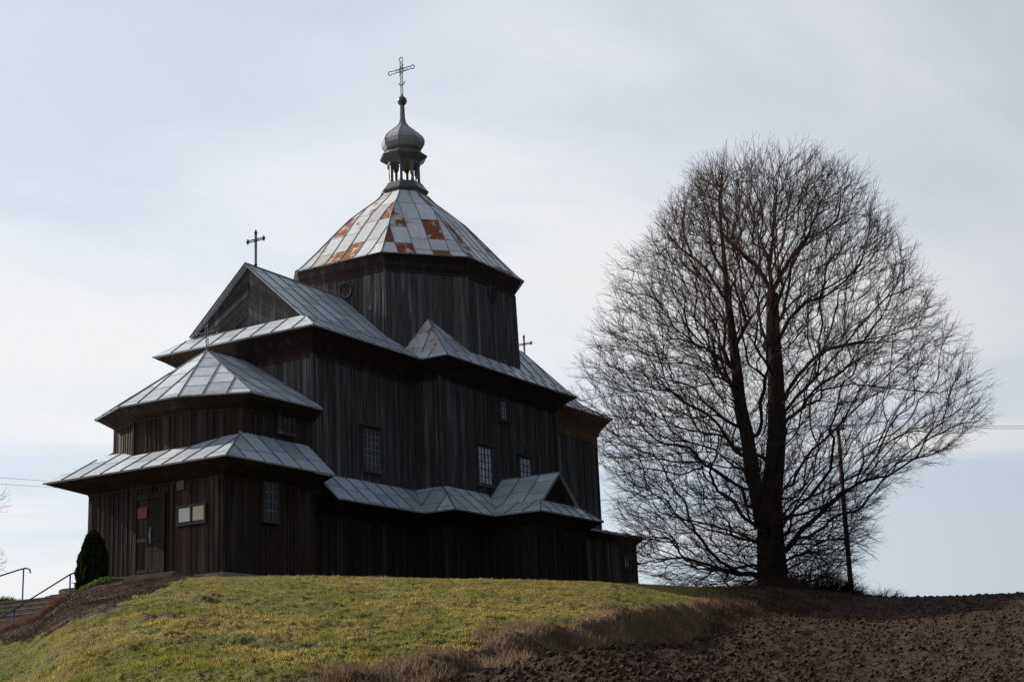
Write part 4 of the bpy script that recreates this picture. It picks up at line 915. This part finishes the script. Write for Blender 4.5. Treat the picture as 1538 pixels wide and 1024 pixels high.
    def world(s, st, k):
        P0 = np.array(st[0]); P1 = np.array(st[1])
        if len(P0) == 0: return np.zeros((0, 3)), np.zeros((0, 4), int)
        d = (P1 - P0); P1 = P1 + d * .04
        f = lambda P_: s.B + P_[:, :1] * TU + P_[:, 1:2] * TW + P_[:, 2:3] * np.array([0, 0, 1.])
        return segs_mesh(f(P0), f(P1), st[2], st[3], k)
    def w(s, p): return tuple(s.B + p[0] * TU + p[1] * TW + np.array([0, 0, p[2]]))
TP = {'main': [(-0.09, 0.24), (-0.02, 2.32), (0.13, 3.8), (0.34, 4.8), (0.56, 6.31), (0.68, 8.37), (0.71, 9.94), (0.82, 11.55)] ,'left': [(-0.27, 2.58), (-0.4, 3.97), (-0.49, 4.37), (-0.57, 5.88), (-0.74, 7.18), (-0.77, 8.48), (-0.82, 9.8), (-0.88, 11.03), (-0.9, 12.46), (-0.92, 13.91), (-0.92, 15.23), (-0.71, 16.33)] ,'ul': [(0.82, 11.55), (0.4, 12.64), (-0.28, 13.46), (-0.89, 14.26), (-1.21, 15.26), (-1.34, 16.25)] ,'um': [(0.82, 11.55), (0.78, 12.6), (1.02, 13.67), (1.2, 15.15), (1.43, 16.38)] ,'ur': [(0.82, 11.55), (1.16, 12.27), (1.72, 13.08), (2.36, 13.78), (2.84, 14.85), (3.26, 16.04)] ,'r1': [(0.81, 6.65), (1.46, 7.19), (2.32, 7.64), (3.49, 7.8), (4.77, 7.55), (6.65, 7.22), (7.97, 7.45)] ,'r2': [(0.76, 6.04), (1.0, 6.15), (1.87, 6.21), (2.89, 6.14), (3.57, 6.06), (4.45, 6.1), (4.88, 5.74)] ,'r3': [(0.65, 7.07), (1.55, 8.3), (2.46, 9.21), (3.8, 9.46), (4.88, 9.45), (6.63, 9.69)] ,'r4': [(0.61, 6.56), (1.48, 7.45), (2.37, 8.23), (3.1, 8.87), (3.82, 9.67), (4.82, 10.55), (5.84, 11.59)] ,'r5': [(0.77, 9.41), (1.36, 10.41), (2.18, 11.13), (3.36, 11.69), (4.66, 12.24)] ,'l1': [(-0.67, 6.14), (-0.89, 6.31), (-1.66, 6.76), (-2.7, 6.68), (-3.81, 6.84), (-5.1, 6.78)] ,'l2': [(-0.58, 4.56), (-0.78, 4.8), (-1.75, 5.56), (-2.77, 5.73), (-3.96, 5.71)] ,'l3': [(-0.58, 4.23), (-0.86, 4.73), (-2.09, 4.97), (-3.15, 4.61), (-4.88, 3.98)] ,'l4': [(-0.32, 0.76), (-1.29, 0.86), (-2.37, 1.1), (-3.8, 1.7), (-4.99, 2.2)] ,'l5': [(-0.87, 8.49), (-1.64, 9.35), (-2.88, 10.03), (-4.43, 10.06), (-5.97, 10.51)] ,'l6': [(-0.82, 10.07), (-1.74, 11.49), (-2.97, 12.41), (-4.24, 13.08)] ,'l7': [(-0.88, 11.03), (-1.65, 12.7), (-2.62, 13.75), (-3.33, 14.92)] ,'rl': [(0.43, 1.55), (1.03, 2.25), (1.94, 2.94), (2.85, 3.62)] ,'env':[(17.58, -1.8, 3.63), (16.94, -2.51, 4.46), (16.11, -3.22, 5.01), (14.74, -4.24, 5.37), (13.12, -5.39, 6.25), (11.25, -6.29, 6.74), (9.41, -6.92, 7.5), (7.85, -7.08, 8.17), (7.08, -6.96, 8.36), (6.06, -6.71, 7.73), (5.05, -5.74, 6.08), (4.04, -5.67, 4.32), (2.8, -5.74, 3.6), (1.57, -5.32, 3.12), (0.59, -4.38, 2.43)]}
TB_ = (19.2, -9.8, -.42)
tree = thing('linden_tree', 'huge bare linden tree with two stems standing right of the church', 'tree', TB_)
T = Tree(TB_, TP['env'], 11)
def mk(L_, w0, w1): n = len(L_) - 1; return [(a, w0 + (w1 - w0) * i / n, b) for i, (a, b) in enumerate(L_)]
stm = MB()
def stem(pts, rr):
    P_ = [T.w(p) for p in pts]; stm.tube(P_, rr, 12, (.5, 0))
main = mk(TP['main'], 0, .1); left = mk(TP['left'], -.05, -.9)
stem([(main[0][0], 0, -.4)] + main, [.80, .60, .49, .41, .37, .35, .31, .27, .22])
stem(left, [.30, .29, .28, .26, .235, .21, .17, .13, .095, .065, .045, .03])
for i in range(9):
    a = 2 * math.pi * i / 9; stm.tube([T.w((-.08 + .85 * math.cos(a), .85 * math.sin(a), -.35)), T.w((-.08 + .55 * math.cos(a), .55 * math.sin(a), .15)), T.w((-.05 + .36 * math.cos(a), .36 * math.sin(a), 1.1))], [.10, .16, .08], 7)
stm.build('trunk', M['bark'], tree, smooth=True)
def colonise(T, seeds, n_att, step, bf, rs, core=.35, shrink=(1.0, .915)):
    """grow branches from seed polylines toward points spread through the crown envelope"""
    A_ = []
    while len(A_) < n_att:
        z = rs.uniform(.35, T.zt, 4000); l = np.interp(z, T.ez, T.el); r = np.interp(z, T.ez, T.er); c = .5 * (l + r) * .4; u = rs.uniform(-1, 1, 4000) ; w_ = rs.uniform(-1, 1, 4000)
        h = np.where(u > 0, r - c, c - l); q = u * u + w_ * w_; q3 = fbm(u * 2.1 + 7 + w_ * .8, z * .42 + w_ * 1.1, 3); an_ = fbm(np.arctan2(w_, u) * 1.6 + 9, z * .55, 3); keep = (q < (.80 + .42 * an_)) & (rs.random(4000) < core + (1 - core) * q) & (rs.random(4000) < np.clip((q3 - .30) * 5, .25, 1))
        P_ = np.stack([c + u * h, w_ * .5 * (r - l) * T.ws, z], 1)[keep]; A_ += list(P_)
    A_ = np.array(A_[:n_att]) * np.array([shrink[0], shrink[0], shrink[1]])
    pos = []; par = []; dirs = []; fixed = []
    for pl, pi in seeds:
        prev = pi
        if pi == -2: prev = int(np.argmin([np.sum((p - np.array(pl[0])) ** 2) for p in pos]))
        pl = [np.array(p, float) for p in pl]
        for a_, b_ in zip(pl, pl[1:]):
            n = max(1, int(np.linalg.norm(b_ - a_) / step))
            for k in range(n):
                p = a_ + (b_ - a_) * (k + 1) / n + (rs.normal(0, .015, 3) if pi == -2 else 0); pos.append(p); par.append(prev); d = (b_ - a_) / np.linalg.norm(b_ - a_); dirs.append(d); fixed.append(pi != -2); prev = len(pos) - 1
    nseed = len(pos)
    # attach the points one by one: nearest first, with a price on the length of sap path back to the root
    plen = [0.0] * len(pos)
    for i in range(len(pos)): plen[i] = (plen[par[i]] + float(np.linalg.norm(pos[i] - pos[par[i]]))) if par[i] >= 0 else 0.0
    n = len(A_); cost = np.full(n, 1e9); who = np.zeros(n, int); free = np.ones(n, bool)
    def relax(j):
        v = A_ - pos[j]; d = np.sqrt((v ** 2).sum(1)) + 1e-9; o = np.array([pos[j][0], pos[j][1], 0.0]); ro = np.linalg.norm(o); o = o + np.array([0, 0, float(np.interp(pos[j][2], [0, 4, 7, 11, 16], [-.10, .0, .22, .60, 1.1]))]) * (ro + .6); o /= np.linalg.norm(o) + 1e-9
        if fixed[j] and pos[j][2] < 1.0: return
        dj = dirs[j]; cs = (v @ (o * .5 + dj * (.5 if not fixed[j] else .1))) / d
        c = d * (1.75 - .95 * cs) + bf * plen[j]; m = c < cost; cost[m] = c[m]; who[m] = j
    for j in range(len(pos)): relax(j)
    for it in range(n):
        k = int(np.argmin(cost)); j = int(who[k]); p = A_[k].copy(); d = p - pos[j]; L_ = float(np.linalg.norm(d)); d = d / (L_ + 1e-9)
        A_[k] = 1e6; cost[k] = 1e12
        ns_ = max(1, int(round(L_ / step))); base = pos[j]; d0 = np.array(dirs[j]) if not fixed[j] else d
        for q in range(ns_):
            t = (q + 1) / ns_; pp = base + (p - base) * t + (d0 - d) * L_ * .5 * t * (1 - t); e_ = pp - pos[j if q == 0 else -1]; e_ = e_ / (np.linalg.norm(e_) + 1e-9)
            pos.append(pp); par.append(j if q == 0 else len(pos) - 2); dirs.append(e_ * .7 + np.array(dirs[par[-1]]) * (.3 if not fixed[par[-1]] else 0)); dirs[-1] = dirs[-1] / (np.linalg.norm(dirs[-1]) + 1e-9); fixed.append(False); plen.append(plen[j] + L_ * t)
        sav = cost[A_[:, 0] > 1e5].copy(); relax(len(pos) - 1); cost[A_[:, 0] > 1e5] = 1e12
    pos = np.array(pos); par = np.array(par); fx = np.array(fixed); ns_seed = nseed
    for _ in range(8):         # ease the kinks out of the thin branches
        ch = np.zeros((len(pos), 3)); cn = np.zeros(len(pos)); ok_ = par >= 0; np.add.at(ch, par[ok_], pos[ok_]); np.add.at(cn, par[ok_], 1)
        mid = .5 * pos[np.maximum(par, 0)] + .5 * ch / np.maximum(cn, 1)[:, None]; mv = (cn > 0) & (np.arange(len(pos)) >= ns_seed); pos[mv] = .5 * pos[mv] + .5 * mid[mv]
    return pos, par, np.array(dirs), fx
rsn = np.random.default_rng(21)
seeds = [(main, -1), (left, 2)]
seeds += [(mk(TP[k], a_, b_), -2) for k, a_, b_ in (('ul', .1, .9), ('um', .1, -.5), ('ur', .1, .6), ('r1', 0, .5), ('r2', 0, -.8), ('r3', 0, 1.2), ('r4', 0, -1.3), ('r5', 0, -.6), ('l1', -.4, -1.5), ('l2', -.3, 1.2), ('l3', -.3, -.8), ('l4', 0, -1.8), ('l5', -.6, .4), ('l6', -.7, -1.2), ('l7', -.8, .5), ('rl', 0, -1.0))]
for i in range(15):        # limbs toward and away from the viewer
    z = 1.8 + 9.5 * i / 15; pl_ = left if i % 3 == 0 and z > 4 else main; b0 = None
    for a_, b_ in zip(pl_, pl_[1:]):
        if a_[2] <= z <= b_[2]: f_ = (z - a_[2]) / (b_[2] - a_[2]); b0 = [a_[j] + (b_[j] - a_[j]) * f_ for j in range(3)]
    if b0 is None: continue
    a_ = (math.pi / 2 if i % 2 else -math.pi / 2) + rsn.uniform(-.7, .7); ln = np.interp(z, [1, 5, 11], [4.5, 6, 3.6]); rise = np.interp(z, [1, 5, 11], [.25, .5, 1.0])
    seeds.append(([tuple(np.array(b0) + np.array([math.cos(a_), math.sin(a_), 0]) * ln * t + np.array([0, 0, ln * rise * (t - .35 * t * t)])) for t in (0, .2, .45, .7, .9)], -2))
pos, par, dirs, fixed = colonise(T, seeds, 10500, .24, .18, rsn)
N_n = len(pos); kids = [[] for _ in range(N_n)]
for i in range(N_n):
    if par[i] >= 0: kids[par[i]].append(i)
acc = np.zeros(N_n)
for i in range(N_n - 1, -1, -1):
    if acc[i] == 0: acc[i] = .0085 ** 2.1
    if par[i] >= 0: acc[par[i]] += acc[i]
# seeds were appended out of order relative to their parents; repeat until stable
for _ in range(3):
    acc2 = np.full(N_n, 0.0); order = []; stack = [i for i in range(N_n) if par[i] < 0]
    while stack:
        q = stack.pop(); order.append(q); stack += kids[q]
    for q in reversed(order):
        if not kids[q]: acc2[q] = .0085 ** 2.1
        if par[q] >= 0: acc2[par[q]] += acc2[q]
    acc = acc2
rad = np.minimum(acc ** (1 / 2.1), .26)
nmain = 0
for i in range(N_n):
    if par[i] < 0 or (fixed[i] and rad[i] > .06): continue
    a_, b_ = pos[par[i]], pos[i]; r1 = rad[i]; r0 = min(rad[par[i]], r1 * 1.35); st_ = T.th if r1 > .045 else (T.md if r1 > .016 else T.tw); T.seg(st_, a_, b_, r0, r1)
    if r1 < .05:
        lf = len(kids[i]) == 0; k_ = (3 if lf else (2 if rsn.random() < .55 else 1)) if r1 < .022 else (1 if rsn.random() < .6 else 0)
        for _ in range(k_):
            dd = dirs[i]; perp = np.cross(dd, rsn.normal(size=3)); perp /= np.linalg.norm(perp) + 1e-9; an = rsn.uniform(.2, .7) if not lf else rsn.uniform(.05, .5)
            d = dd * math.cos(an) + perp * math.sin(an) + np.array([0, 0, .10]) + b_ / np.linalg.norm(b_ + 1e-6) * .35; d /= np.linalg.norm(d); L_ = rsn.uniform(.35, .95) * (1.15 if lf else .9); p = np.array(b_); rr = .0068
            for q in range(3):
                p2 = p + d * L_ / 3; T.seg(T.tw, p, p2, rr, rr * .8); rr *= .8
                if q < 2 and rsn.random() < .8:
                    pp = np.cross(d, rsn.normal(size=3)); pp /= np.linalg.norm(pp) + 1e-9; T.seg(T.tw, p2, p2 + (d * .75 + pp * .6) * L_ * rsn.uniform(.2, .42), rr, rr * .7)
                p = p2; d = d + rsn.normal(0, .14, 3); d /= np.linalg.norm(d)
for i in range(60):       # shoots on the lower trunk
    z = T.rs.uniform(.3, 6.0); k = int(np.argmin(np.abs(pos[:40, 2] - z))); a = T.rs.uniform(0, 6.28); T.grow(pos[k], [math.cos(a) * .8, math.sin(a) * .8, .6], .012, T.rs.uniform(.7, 1.7), 1)
print('nodes', N_n)
Vt, Ft = T.world(T.th, 7)
Vm, Fm = T.world(T.md, 4); Vw, Fw = T.world(T.tw, 3); VV = np.concatenate([Vt, Vm, Vw]); FF = np.concatenate([Ft, Fm + len(Vt), Fw + len(Vt) + len(Vm)])
mesh_obj('crown', VV, FF, [M['bark'], M['twig']], tree, midx=np.concatenate([np.zeros(len(Ft)), np.ones(len(Fm) + len(Fw))]))
print('twigs', len(T.tw[0]), 'mid', len(T.md[0]), 'thick', len(T.th[0]))
# brushwood round the foot of the tree
def brush(name, label, cat, c, rx, ry, h, n, mat, lean=.7, r=.008, shape=None):
    cz_ = float(terrain(np.array([c[0]]), np.array([c[1]]), False)[0]); P0 = []; P1 = []; R0 = []; R1 = []
    for i in range(n):
        a = rng.uniform(0, 6.283); q = math.sqrt(rng.random()); x_ = c[0] + rx * q * math.cos(a) * TU[0] + ry * q * math.sin(a) * TW[0]; y_ = c[1] + rx * q * math.cos(a) * TU[1] + ry * q * math.sin(a) * TW[1]
        z_ = float(terrain(np.array([x_]), np.array([y_]), False)[0]); hh = h * math.sqrt(max(.05, 1 - q * q)) * rng.uniform(.4, 1.15); p = np.array([x_, y_, z_ - .05]); d = np.array([math.cos(a) * TU[0] * lean, math.cos(a) * TU[1] * lean, 1.0]) + rng.normal(0, .45, 3); rr = r * rng.uniform(.6, 1.5)
        for k in range(4):
            d /= np.linalg.norm(d); q2 = p + d * hh / 3; P0.append(p); P1.append(q2); R0.append(rr); R1.append(rr * .75); rr *= .75
            if k: e_ = q2 + (d + rng.normal(0, .6, 3)) * hh / 4; P0.append(q2); P1.append(e_); R0.append(rr); R1.append(rr * .5)
            p = q2; d = d + rng.normal(0, .3, 3); d[2] -= .12
    V_, F_ = segs_mesh(P0, P1, R0, R1, 3); o = mesh_obj(name, V_, F_, mat, loc=(c[0], c[1], cz_)); return tag(o, label, cat)
brush('thicket', 'dark tangle of suckers on the right of the linden foot', 'shrub', (19.65, -11.0), 1.75, .8, 1.0, 1900, M['bark'], .9, .009)
brush('thicket', 'low brown bramble mound in front of the linden trunk', 'shrub', (17.6, -10.2), 1.5, .8, .62, 2200, simple('bramble_stems', (.09, .055, .04), .9, 0, .3, 6, .2))
brush('thicket', 'thin dark brushwood on the left of the linden foot', 'shrub', (18.2, -7.6), 1.5, .8, .5, 900, M['bark'])
brush('dry_shrub', 'sparse dead stalks trailing past the foot of the utility pole', 'shrub', (21.4, -12.8), 1.2, .6, .42, 420, M['bark'], .8, .007)

# bare tree mostly outside the frame on the left
LB = (12.4, 32.2, -.4)
t2 = thing('bare_tree', 'haze-paled distant bare tree whose twigs reach in at the left edge', 'tree', LB)
T2 = Tree(LB, [(12, -2, 2.6), (10.5, -4, 4.6), (8.6, -5, 5.9), (7.4, -5, 6.2), (6.2, -5, 5.0), (5, -5, 6.2), (3.6, -4.5, 6.0), (2, -3, 3.0), (.5, -1, 1)], 5)
def on(pl, z):
    for a, b in zip(pl, pl[1:]):
        if a[2] <= z <= b[2]: f = (z - a[2]) / (b[2] - a[2]); return [a[i] + (b[i] - a[i]) * f for i in range(3)]
    return list(pl[-1])
s2 = MB(); tr2 = [(0, 0, -.3), (.05, 0, 2), (0, .1, 5), (.15, 0, 8), (.1, 0, 11)]
s2.tube([T2.w(p) for p in tr2], [.34, .28, .22, .12, .04], 9); s2.build('trunk', M['bark'], t2, smooth=True)
for i in range(26):
    z = 1.8 + 8.6 * i / 26; b0 = on(tr2, z); a = i * 2.4; el = np.interp(z, [0, 4, 10], [.15, .4, .9]); T2.grow(b0, [math.cos(a) * math.cos(el), math.sin(a) * math.cos(el), math.sin(el)], .05, np.interp(z, [0, 4, 11], [6, 6.5, 3]), 0)
Vt, Ft = T2.world(T2.th, 5); Vm, Fm = T2.world(T2.md, 3); Vw, Fw = T2.world(T2.tw, 3)
mesh_obj('crown', np.concatenate([Vt, Vm, Vw]), np.concatenate([Ft, Fm + len(Vt), Fw + len(Vt) + len(Vm)]), M['hazetwig'], t2)

# ------------------------------------------------------------------ utility pole and wires
pz = float(terrain(np.array([23.1]), np.array([-11.4]), False)[0])
up_ = thing('utility_pole', 'slim reddish wooden utility pole standing right of the linden tree', 'utility pole', (23.1, -11.4, pz))
mb = MB(); mb.tube([(23.1, -11.4, pz - .3), (23.08, -11.44, 3), (23.1, -11.5, 6.3)], [.105, .09, .07], 10); mb.build('post', M['pole'], up_, smooth=True)
mb = MB(); mb.tube([(23.1, -11.41, 1.62), (23.1, -11.41, 1.80)], .105, 10); mb.build('band', M['paper'], up_)
mb = MB(); mb.obox((22.95, -11.8, 6.10), (.08, 0, 0), (0, .62, 0), (0, 0, .08)); mb.build('crossarm', M['pole'], up_)
for yy in (-11.75, -11.25): mb = MB(); mb.lathe((22.99, yy, 6.18), [(.03, 0), (.045, .03), (.03, .06), (.05, .09), (.03, .14)], 8); mb.build('insulator', M['ceramic'], up_)
def cable(a, b, sag, r, label, group='overhead wires'):
    mb = MB(); a = Vector(a); b = Vector(b); mb.tube([a.lerp(b, i / 24) - Vector((0, 0, sag * 4 * (i / 24) * (1 - i / 24))) for i in range(25)], r, 4, cap=False)
    tag(mb.build('overhead_wire', M['wire'], loc=tuple(a)), label, 'wire', group)
cable((22.98, -11.75, 6.32), (31.5, -46, 4.2), .5, .009, 'upper of the two wires running right from the pole')
cable((22.98, -11.25, 6.32), (31.6, -45.8, 4.05), .5, .009, 'lower of the two wires running right from the pole')
cable((22.98, -11.75, 6.32), (27, 25, 8.2), .15, .008, 'higher thin wire from the pole passing behind the church')
cable((22.98, -11.25, 6.30), (27, 25, 7.9), .15, .008, 'lower thin wire from the pole passing behind the church')
cable((27, 25, 8.2), (-12, 32.6, 7.5), .2, .009, 'upper faint wire left of the church')
cable((27, 25, 7.9), (-12, 32.6, 7.2), .2, .009, 'lower faint wire left of the church')
cable((23.08, -11.46, 5.6), (24.25, .3, 4.7), .45, .010, 'short service wire from the pole to the church wall')
